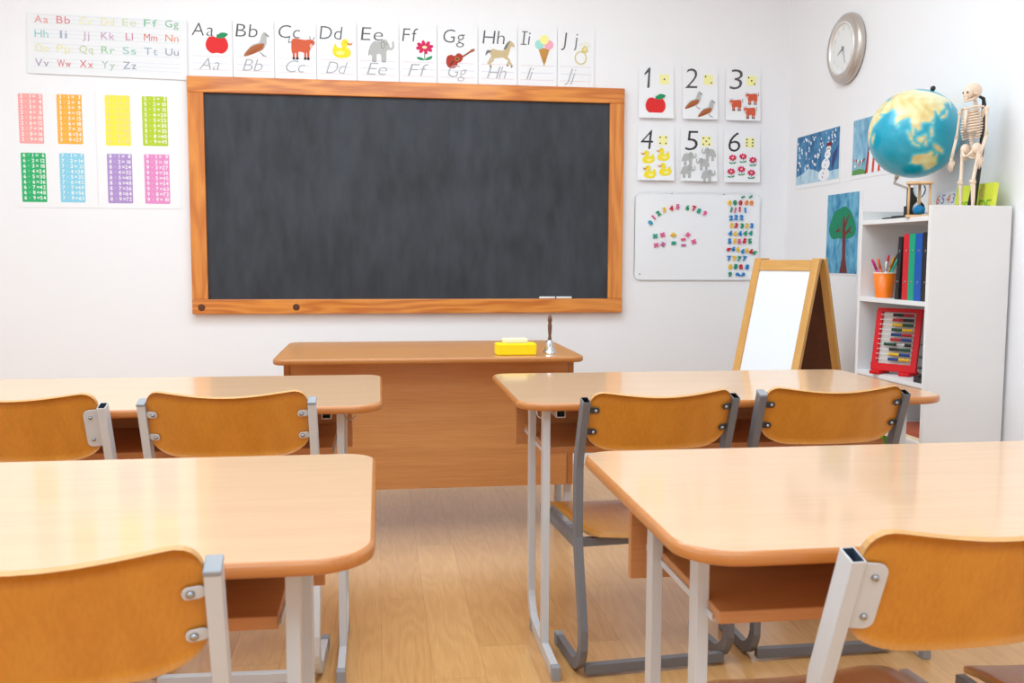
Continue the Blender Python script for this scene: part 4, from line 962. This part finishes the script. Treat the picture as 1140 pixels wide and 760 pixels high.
# ------------------------------------------------------------------ globe
def build_globe():
    import numpy as np
    GC_ = rw(1018, 149, 1.975); R_ = .162
    gl = thing('globe', 'large blue desk globe on a black stand on top of the bookcase', 'globe', (GC_.x, GC_.y, SHZ[0]))
    gz = GC_.z-SHZ[0]
    land = {
     'asia': [(26, 40), (36, 37), (36, 32), (34, 28), (39, 21), (43, 13), (52, 16), (59, 22), (56, 26), (50, 30), (57, 26), (66, 25), (72, 20), (74, 13), (77, 8), (80, 13), (86, 20), (91, 22), (94, 17), (98, 12), (100, 6), (103, 1), (104, 4), (100, 13), (106, 9), (109, 12), (106, 19), (110, 21), (117, 23), (121, 29), (120, 35), (118, 39), (122, 40), (126, 35), (129, 36), (128, 40), (134, 44), (140, 50), (138, 54), (150, 59), (160, 60), (157, 51), (163, 58), (178, 63), (178, 69), (140, 73), (105, 77), (70, 72), (55, 69), (40, 67), (30, 70), (16, 69), (6, 60), (10, 57), (-1, 48), (-9, 43), (-8, 37), (0, 39), (8, 44), (16, 39), (15, 45), (23, 37)],
     'africa': [(-16, 20), (-9, 32), (10, 37), (11, 33), (32, 31), (37, 22), (43, 12), (51, 12), (46, 3), (40, -5), (40, -15), (35, -22), (32, -28), (26, -34), (18, -34), (12, -17), (9, 0), (5, 5), (-8, 4)],
     'madagascar': [(44, -17), (49, -12), (50, -16), (47, -25), (44, -24)],
     'australia': [(114, -22), (122, -18), (129, -15), (132, -11), (137, -12), (136, -15), (140, -17), (142, -11), (146, -19), (153, -26), (150, -37), (144, -39), (138, -35), (131, -31), (124, -34), (115, -34)],
     'guinea': [(131, -1), (138, -2), (147, -6), (150, -10), (143, -9), (138, -8), (133, -4)],
     'borneo': [(109, 1), (113, 3), (117, 7), (119, 4), (116, -4), (110, -3)],
     'sumatra': [(95, 5), (98, 4), (104, -2), (106, -6), (102, -4), (98, 1)],
     'java': [(105, -6.3), (115, -7), (115, -9), (106, -7.8)],
     'sulawesi': [(119, 0), (125, 1.5), (121, -1), (123, -5), (120, -5)],
     'philippines': [(120, 18), (122, 18), (126, 8), (124, 6), (121, 13)],
     'japan': [(130, 33), (132, 31), (138, 34.5), (141, 36), (142, 40), (145, 44), (141, 45), (139, 38), (133, 35.5)],
     'ceylon': [(80, 9), (82, 7), (80.5, 6)], 'taiwan': [(120, 23), (121.5, 25), (121, 22)],
     'zealand': [(173, -35), (178, -38), (171, -46), (167, -46), (173, -40)],
     'america_north': [(-168, 66), (-156, 71), (-125, 70), (-95, 72), (-80, 70), (-60, 55), (-56, 52), (-66, 45), (-75, 38), (-81, 26), (-90, 30), (-97, 26), (-95, 18), (-84, 10), (-97, 16), (-110, 24), (-124, 40), (-130, 54), (-150, 60)],
     'america_south': [(-80, 0), (-72, 12), (-50, 0), (-35, -7), (-40, -22), (-56, -36), (-68, -54), (-74, -48), (-70, -18)],
     'greenland': [(-55, 65), (-70, 77), (-30, 83), (-20, 73), (-42, 60)], 'antarctica': [(-180, -72), (180, -72), (180, -90), (-180, -90)]}
    nu, nv = 220, 110; vs, fs, uv = [], [], []
    for j in range(nv+1):
        la = -90+180*j/nv; k = max(math.cos(math.radians(la)), .004)
        for i in range(nu):
            lo = -180+360*i/nu; uv.append((lo, la)); vs.append((R_*k*math.cos(math.radians(lo)), R_*k*math.sin(math.radians(lo)), R_*math.sin(math.radians(la))))
    for j in range(nv):
        for i in range(nu): fs.append((j*nu+i, j*nu+(i+1) % nu, (j+1)*nu+(i+1) % nu, (j+1)*nu+i))
    uv = np.array(uv); dist = np.full(len(uv), 99.0); inside = np.zeros(len(uv), bool)
    for nm, P in land.items():
        P = np.array(P, float); hit = np.zeros(len(uv), bool)
        for i in range(len(P)):
            a, b = P[i], P[(i+1) % len(P)]
            if a[1] != b[1]:
                c = ((a[1] > uv[:, 1]) != (b[1] > uv[:, 1])) & (uv[:, 0] < (b[0]-a[0])*(uv[:, 1]-a[1])/(b[1]-a[1])+a[0]); hit ^= c
            d = b-a; t = np.clip(((uv-a)@d)/max(d@d, 1e-9), 0, 1); q = uv-(a+t[:, None]*d); dist = np.minimum(dist, np.hypot(q[:, 0], q[:, 1]))
        inside |= hit
    def L3(c): return np.array(lin(c)[:3])
    deep, shal = L3((0, 160, 190)), L3((110, 204, 212)); lowl, hil, des, ice = L3((234, 228, 172)), L3((226, 196, 126)), L3((232, 206, 140)), L3((240, 238, 214))
    rs = np.random.RandomState(3); col = np.zeros((len(uv), 4)); col[:, 3] = 1
    t = np.clip(dist/4.0, 0, 1)[:, None]; sea = shal*(1-t)+deep*t
    w = .5+.5*np.sin(uv[:, 0]*.21+np.sin(uv[:, 1]*.17)*2)*np.cos(uv[:, 1]*.26+uv[:, 0]*.05); lat = uv[:, 1]
    ld = lowl*(1-w[:, None])+hil*w[:, None]
    kk = np.clip((lat-45)/25, 0, 1)[:, None]; ld = ld*(1-kk)+L3((238, 238, 200))*kk
    kk = (lat < -60)[:, None]; ld = np.where(kk, ice, ld)
    gr = (np.abs((uv[:, 0]+180) % 15-7.5) > 7.1) | (np.abs((lat+90) % 15-7.5) > 7.1)
    col[:, :3] = np.where(inside[:, None], ld, sea); edge = (dist < .9)[:, None] & inside[:, None]; col[:, :3] = np.where(edge, col[:, :3]*.82, col[:, :3])
    col[gr, :3] *= .93
    m = MB(); m.add(vs, fs, 'globe_print', True)
    me = bpy.data.meshes.new('globe_ball'); me.from_pydata(vs, [], fs); me.materials.append(MATS['globe_print']); me.polygons.foreach_set('use_smooth', [True]*len(fs))
    at = me.color_attributes.new('map', 'FLOAT_COLOR', 'POINT'); at.data.foreach_set('color', col.astype('f').ravel())
    ball = bpy.data.objects.new('globe_ball', me); COL.objects.link(ball); ball.parent = gl; ball.location = (0, 0, gz)
    # axis tilted as in the photograph; the meridian facing the room lies near 105 degrees east
    axis = (UP*1.0+RT*.27-FW*.42).normalized()
    toC = (CAM-Vector((GC_.x, GC_.y, GC_.z))).normalized(); fwd = (toC-axis*toC.dot(axis)).normalized(); side = axis.cross(fwd)
    Mx = Matrix((fwd, side, axis)).transposed()          # columns: lon-0 dir, lon-90 dir, axis
    Q = Mx.to_4x4() @ Matrix.Rotation(math.radians(-104), 4, 'Z')
    ball.rotation_euler = Q.to_euler()
    A = axis
    top = Vector((0, 0, gz))+A*R_; bot = Vector((0, 0, gz))-A*R_
    rot = Vector((0, 0, 1)).rotation_difference(A).to_matrix().to_4x4()
    m = MB(); m.lathe([(.004, -.002), (.008, .002), (.0095, .008), (.007, .014), (.002, .017)], 'black_plastic', 16, Matrix.Translation(top) @ rot); obj('top_knob', m, gl)
    m = MB(); m.lathe([(.008, -.012), (.008, .003)], 'clock_metal', 12, Matrix.Translation(bot) @ rot)
    bx, by = -.014, -.024
    p0 = bot-A*.008; m.tube([p0, p0-A*.012, p0-A*.022+Vector((bx*.25, by*.25, 0)), Vector((bx*.7+p0.x*.3, by*.7+p0.y*.3, bot.z-.05)), Vector((bx, by, bot.z-.062))], .0045, 'clock_metal', 10); obj('axis_arm', m, gl)
    m = MB(); m.box(bx-.014, bx+.014, by-.014, by+.014, .012, bot.z-.05, 'black_plastic'); m.box(bx-.02, bx+.02, by-.02, by+.02, .012, .05, 'black_plastic'); obj('column', m, gl, .002)
    m = MB(); m.prism(ell(-.015, .0, .085, .1, 36), 0, .008, 'black_plastic'); m.prism(ell(-.014, -.01, .06, .07, 36), .008, .014, 'black_plastic'); obj('base', m, gl, .002)
build_globe()

# ------------------------------------------------------------------ hourglass
hg = thing('hourglass', 'hourglass with blue sand in a pale wooden stand before the globe', 'hourglass', (1.889, -1.722, SHZ[0]), -.546); HH = .125
for z0 in (0, HH-.009): m = MB(); m.prism(rrect(.043, .033, .012, 5), z0, z0+.009, 'pale_wood'); obj('end_plate', m, hg, .001)
for px, py_ in ((-.034, -.004), (.034, -.004), (0, .026)): m = MB(); m.lathe([(.0038, .009), (.0045, HH/2), (.0038, HH-.009)], 'pale_wood', 10, Matrix.Translation((px, py_, 0))); obj('post', m, hg)
prof = [(.004, .0095), (.018, .014), (.0215, .028), (.017, .044), (.006, .058), (.0028, .0625), (.006, .067), (.017, .081), (.0215, .097), (.018, .111), (.004, .1155)]
m = MB(); m.lathe(prof, 'clear_glass', 24); obj('glass_bulb', m, hg)
m = MB(); m.lathe([(.004, .0105), (.0165, .015), (.0198, .028), (.015, .036), (.003, .044)], 'sand_blue', 20); obj('sand', m, hg)

# ------------------------------------------------------------------ skeleton model
def build_skeleton():
    foot = rw(1079, 229, 1.985)
    sk = thing('skeleton_model', 'small plastic human skeleton model on a black stand beside the globe', 'skeleton', (2.026, -1.792, SHZ[0]), math.radians(106))
    hz = rw(1081, 92.5, 1.985).z-SHZ[0]; k = hz*1.035      # height scale: unit skeleton is 1 tall
    # local frame: the figure looks along +y (towards the far end of the shelf) and its side faces the room
    def V(x, y, z): return (x*k, y*k, z*k)
    m = MB()
    m.sphere(V(0, -.012, .935), (.052*k, .07*k, .058*k), 'bone', 16, 10); m.sphere(V(0, .045, .91), (.036*k, .03*k, .04*k), 'bone', 14, 8)
    for s_ in (-1, 1): m.sphere(V(s_*.045, .005, .905), (.012*k, .03*k, .01*k), 'bone', 10, 6)
    sk_ = obj('skull', m, sk)
    m = MB()
    for s_ in (-1, 1): m.sphere(V(s_*.018, .069, .915), (.009*k, .007*k, .009*k), 'socket_brown', 10, 6)
    obj('eye_socket', m, sk_)
    m = MB(); m.tube([V(-.036, 0, .885), V(-.034, .035, .862), V(0, .072, .852), V(.034, .035, .862), V(.036, 0, .885)], [.009*k]*5, 'bone', 8); m.sphere(V(0, .066, .87), (.02*k, .012*k, .012*k), 'bone', 10, 6); obj('jaw', m, sk_)
    m = MB(); pts = []
    for j in range(24):
        z = .52+.36*j/23; y = -.03+.02*math.sin((z-.52)/.36*2*PI); m.lathe([(.006*k, -.006*k), (.0155*k, -.005*k), (.0155*k, .004*k), (.006*k, .006*k)], 'bone', 10, Matrix.Translation(V(0, y, z)))
    obj('spine', m, sk)
    m = MB()
    for j in range(11):
        z = .60+.02*j; w_ = .078*(1-((j-4.2)/11)**2*1.6); dp = .062*(1-((j-4)/12)**2)
        for s_ in (-1, 1):
            end = PI*.93 if j > 2 else PI*.62
            m.tube([V(s_*w_*math.sin(a), -.022-dp*math.cos(a)+.012, z-.028*(1-math.cos(a))/2) for a in [end*q/9 for q in range(10)]], .0066*k, 'bone', 6)
    m.tube([V(0, .05, .79), V(0, .058, .7), V(0, .055, .645)], [.014*k, .011*k, .006*k], 'bone', 8)
    for s_ in (-1, 1):
        m.tube([V(0, .045, .8), V(s_*.05, .02, .812), V(s_*.1, -.015, .806)], .008*k, 'bone', 8)
        m.prism([(p[0]*k, p[1]*k) for p in ((s_*.04, .71), (s_*.095, .80), (s_*.05, .80))], -.004*k, .004*k, 'bone', M=Matrix.Translation(V(0, -.058, 0)) @ Matrix.Rotation(PI/2, 4, 'X'))
    obj('ribcage', m, sk)
    m = MB()
    for s_ in (-1, 1):
        m.sphere(V(s_*.05, -.015, .505), (.034*k, .04*k, .045*k), 'bone', 12, 8); m.tube([V(s_*.05, .02, .49), V(s_*.02, .035, .455), V(0, .036, .45)], .011*k, 'bone', 8); m.tube([V(s_*.045, -.02, .47), V(s_*.04, -.005, .43), V(s_*.02, .03, .448)], .01*k, 'bone', 8)
    m.sphere(V(0, -.04, .485), (.026*k, .018*k, .04*k), 'bone', 10, 8); obj('pelvis', m, sk)
    for s_ in (-1, 1):
        fy = .03 if s_ < 0 else .0
        m = MB(); sh, el, wr = Vector(V(s_*.118, -.02, .79)), Vector(V(s_*.135, -.015+fy*.3, .60)), Vector(V(s_*.14, .02+fy, .44))
        m.sphere(sh, .019*k, 'bone', 10, 8); m.tube([sh, sh.lerp(el, .2), sh.lerp(el, .8), el], [.015*k, .0095*k, .009*k, .015*k], 'bone', 8); m.sphere(el, .015*k, 'bone', 8, 6)
        for o_ in (-.006, .008): m.tube([el+Vector((o_*k, 0, 0)), wr+Vector((o_*k, .004*k, 0))], .0065*k, 'bone', 6)
        m.sphere(wr, (.014*k, .012*k, .012*k), 'bone', 8, 6)
        arm = obj('arm', m, sk); m = MB()
        for f_ in range(5):
            a = (f_-2)*.011*k; L_ = [.05, .085, .095, .09, .075][f_]*k
            kn = wr+Vector((a*.6, a*.6, -L_*.5)); m.tube([wr+Vector((0, a*.4, -.004*k)), kn, kn+Vector((a*.2, .006*k, -L_*.5))], [.0055*k, .005*k, .0035*k], 'bone', 6)
        obj('hand', m, arm)
        m = MB(); hp, kn, an = Vector(V(s_*.072, -.012, .475)), Vector(V(s_*.066, .0+fy, .255)), Vector(V(s_*.066, -.012+fy, .035))
        m.sphere(hp, .018*k, 'bone', 10, 8); m.tube([hp, hp.lerp(kn, .15), hp.lerp(kn, .85), kn], [.017*k, .0135*k, .013*k, .024*k], 'bone', 10); m.sphere(kn, (.024*k, .026*k, .02*k), 'bone', 10, 8); m.sphere(kn+Vector((0, .022*k, .005*k)), .012*k, 'bone', 8, 6)
        m.tube([kn, kn.lerp(an, .15), kn.lerp(an, .9), an], [.022*k, .0135*k, .009*k, .014*k], 'bone', 8); m.tube([kn+Vector((s_*.014*k, -.006*k, -.02*k)), an+Vector((s_*.01*k, 0, 0))], .006*k, 'bone', 6)
        leg = obj('leg', m, sk); m = MB()
        m.sphere(an+Vector((0, -.018*k, -.018*k)), (.014*k, .022*k, .015*k), 'bone', 10, 6); m.sphere(an+Vector((0, .03*k, -.02*k)), (.018*k, .05*k, .013*k), 'bone', 12, 6)
        for f_ in range(5): m.tube([an+Vector(((f_-2)*.007*k, .05*k, -.022*k)), an+Vector(((f_-2)*.009*k, (.098-.004*abs(f_-1))*k, -.029*k))], .005*k, 'bone', 6)
        obj('foot', m, leg)
    m = MB(); zb = .0
    m.tube([V(0, -.035, .008), V(0, -.07, .2), V(0, -.125, .5), V(0, -.13, .84), V(0, -.12, .885), V(0, -.07, .9), V(0, -.03, .895)], [.036*k, .028*k, .018*k, .016*k, .014*k, .009*k, .007*k], 'black_plastic', 10)
    m.prism([(p[0]*k, p[1]*k) for p in rrect(.1, .085, .03, 5)], 0, .012*k, 'black_plastic', M=Matrix.Translation(V(0, -.02, 0))); obj('stand', m, sk)
build_skeleton()

# ------------------------------------------------------------------ number and letter books on top of the bookcase
def book(name, label, y0, y1, h, x, cov, lean, texts):
    b = thing(name, label, 'book', (x, (y0+y1)/2, SHZ[0]), 0, 'picture books propped on the bookcase'); b.rotation_euler = (0, lean, 0); w = y1-y0
    m = MB(); m.box(0, .004, -w/2, w/2, 0, h, cov); m.box(.012, .016, -w/2, w/2, 0, h, cov); m.box(.004, .012, -w/2, -w/2+.003, 0, h, cov); obj('cover', m, b)
    m = MB(); m.box(.004, .012, -w/2+.003, w/2-.004, .003, h-.003, 'paper'); obj('pages', m, b)
    m = MB(); Mt = Matrix.Translation((-.0006, 0, 0)) @ Matrix.Rotation(-PI/2, 4, 'Z') @ Matrix.Rotation(PI/2, 4, 'X')
    for s_, x_, y_, hh_, mats in texts:
        for i, ch in enumerate(s_):
            t = MB(); write(t, ch, x_+i*hh_*.95, y_, hh_, mats[i % len(mats)], 0, .15); 
            for nme in t.names: m.mi(nme)
            o0 = len(m.v); m.v += [tuple(Mt @ Vector(p)) for p in t.v]; m.f += [tuple(i_+o0 for i_ in f) for f in t.f]; m.m += [m.mi(t.names[q]) for q in t.m]; m.sm += t.sm
    obj('cover_digits', m, b)
    return b
book('number_book', 'white book with orange and violet digits propped beside the hourglass', -1.655, -1.465, .105, 2.10, 'paper', .1,
     [('65432', -.085, .062, .034, ['digit_orange', 'digit_violet']), ('19876', -.088, .018, .034, ['digit_orange', 'digit_orange', 'digit_orange', 'digit_orange', 'digit_violet'])])
book('letter_book', 'yellow-green alphabet book propped behind the skeleton', -1.845, -1.63, .118, 2.077, 'book_lime', .12,
     [('CBADE', -.095, .016, .044, ['digit_green']), ('ABC', -.03, .074, .03, ['digit_pink'])])

# ------------------------------------------------------------------ A-frame easel
th = math.radians(56); apex = Vector((1.845, -1.10, 0)); n_ = Vector((-math.sin(th), -math.cos(th), 0)); r_dir = Vector((math.cos(th), -math.sin(th), 0))
ez = thing('easel', 'wooden A-frame easel with a blank white board by the bookcase', 'easel', (0, 0, 0)); EW, EH = .315, 1.083; SP = .33
ez.location = (apex - r_dir*(EW/2)); ez.rotation_euler = (0, 0, math.atan2(r_dir.y, r_dir.x))
# local: +x along the rails (towards the room), -y the white face
def leaf(sgn):
    a = math.atan2(SP, EH); L_ = math.hypot(SP, EH)
    M_ = Matrix.Translation((0, sgn*.012, EH)) @ Matrix.Rotation(sgn*a, 4, 'X')      # local z from 0 (apex) down to -L
    return M_, L_
for sgn, brd, bm_ in ((-1, 'easel_white', 'white'), (1, 'easel_brown', 'brown')):
    M_, L_ = leaf(sgn); t0, t1 = sorted((0, sgn*.02))
    for sx in (-1, 1):
        m = MB(); x0, x1 = sorted((sx*EW/2, sx*(EW/2-.034))); m.box(x0, x1, t0, t1, -L_*.985, .0, 'easel_pine', M_); obj('stile', m, ez, .002)
    m = MB(); m.box(-EW/2+.034, EW/2-.034, t0, t1, -.055, -.008, 'easel_pine_x', M_); obj('rail', m, ez, .002)
    m = MB(); m.box(-EW/2+.034, EW/2-.034, t0, t1, -.83, -.785, 'easel_pine_x', M_); obj('rail', m, ez, .002)
    m = MB(); q0, q1 = sorted((sgn*.007, sgn*.013)); m.box(-EW/2+.034, EW/2-.034, q0, q1, -.785, -.055, brd, M_); w_ = obj('writing_board', m, ez)
    w_['label'] = 'blank white dry-wipe board' if bm_ == 'white' else 'dark brown board face'
for sx in (-1, 1):
    m = MB(); m.box(sx*(EW/2-.02)-.012, sx*(EW/2-.02)+.012, -.014, .014, EH-.008, EH-.002+.004, 'screw_steel'); obj('hinge', m, ez)

# ------------------------------------------------------------------ light
def area(name, loc, rot, sx, sy, power, color=(1, 1, 1), spread=PI):
    l = bpy.data.lights.new(name, 'AREA'); l.shape = 'RECTANGLE'; l.size = sx; l.size_y = sy; l.energy = power; l.color = color; l.spread = spread
    o = bpy.data.objects.new(name, l); COL.objects.link(o); o.location = loc; o.rotation_euler = rot; return o
for i, (a, b) in enumerate(WINS):
    area('window_daylight', (XL-.12, (a+b)/2, (WZ0+WZ1)/2), (0, -PI/2, 0), WZ1-WZ0-.1, b-a-.1, (9, 10, 6)[i], (.72, .90, 1.02))
for x in (-1.15, -.2, .75):
    for y, pw_ in ((-1.7, 16), (-3.4, 11.5), (-5.6, 15)):
        area('ceiling_lamp', (x, y, ZC-.02), (0, 0, 0), 1.1, 1.2, pw_, (.78, .965, 1.08))
w = bpy.data.worlds.new('sky'); SC.world = w; w.use_nodes = True
w.node_tree.nodes['Background'].inputs[0].default_value = (.9, .95, 1, 1); w.node_tree.nodes['Background'].inputs[1].default_value = 1.0

cam = bpy.data.cameras.new('camera'); co = bpy.data.objects.new('camera', cam); COL.objects.link(co)
cam.sensor_fit = 'HORIZONTAL'; cam.sensor_width = 36; cam.lens = F_PX/1140*36; cam.clip_start = .05
cam.dof.use_dof = True; cam.dof.focus_distance = 3.2; cam.dof.aperture_fstop = 9
Mc = Matrix((RT, UP, -FW)).transposed().to_4x4(); Mc.translation = CAM; co.matrix_world = Mc
SC.camera = co
SC.view_settings.view_transform = 'Standard'; SC.view_settings.look = 'None'; SC.view_settings.exposure = .16; SC.view_settings.gamma = 1; SC.view_settings.use_curve_mapping = False
SC.cycles.max_bounces = 8; SC.cycles.diffuse_bounces = 5
SC.cycles.use_denoising = True
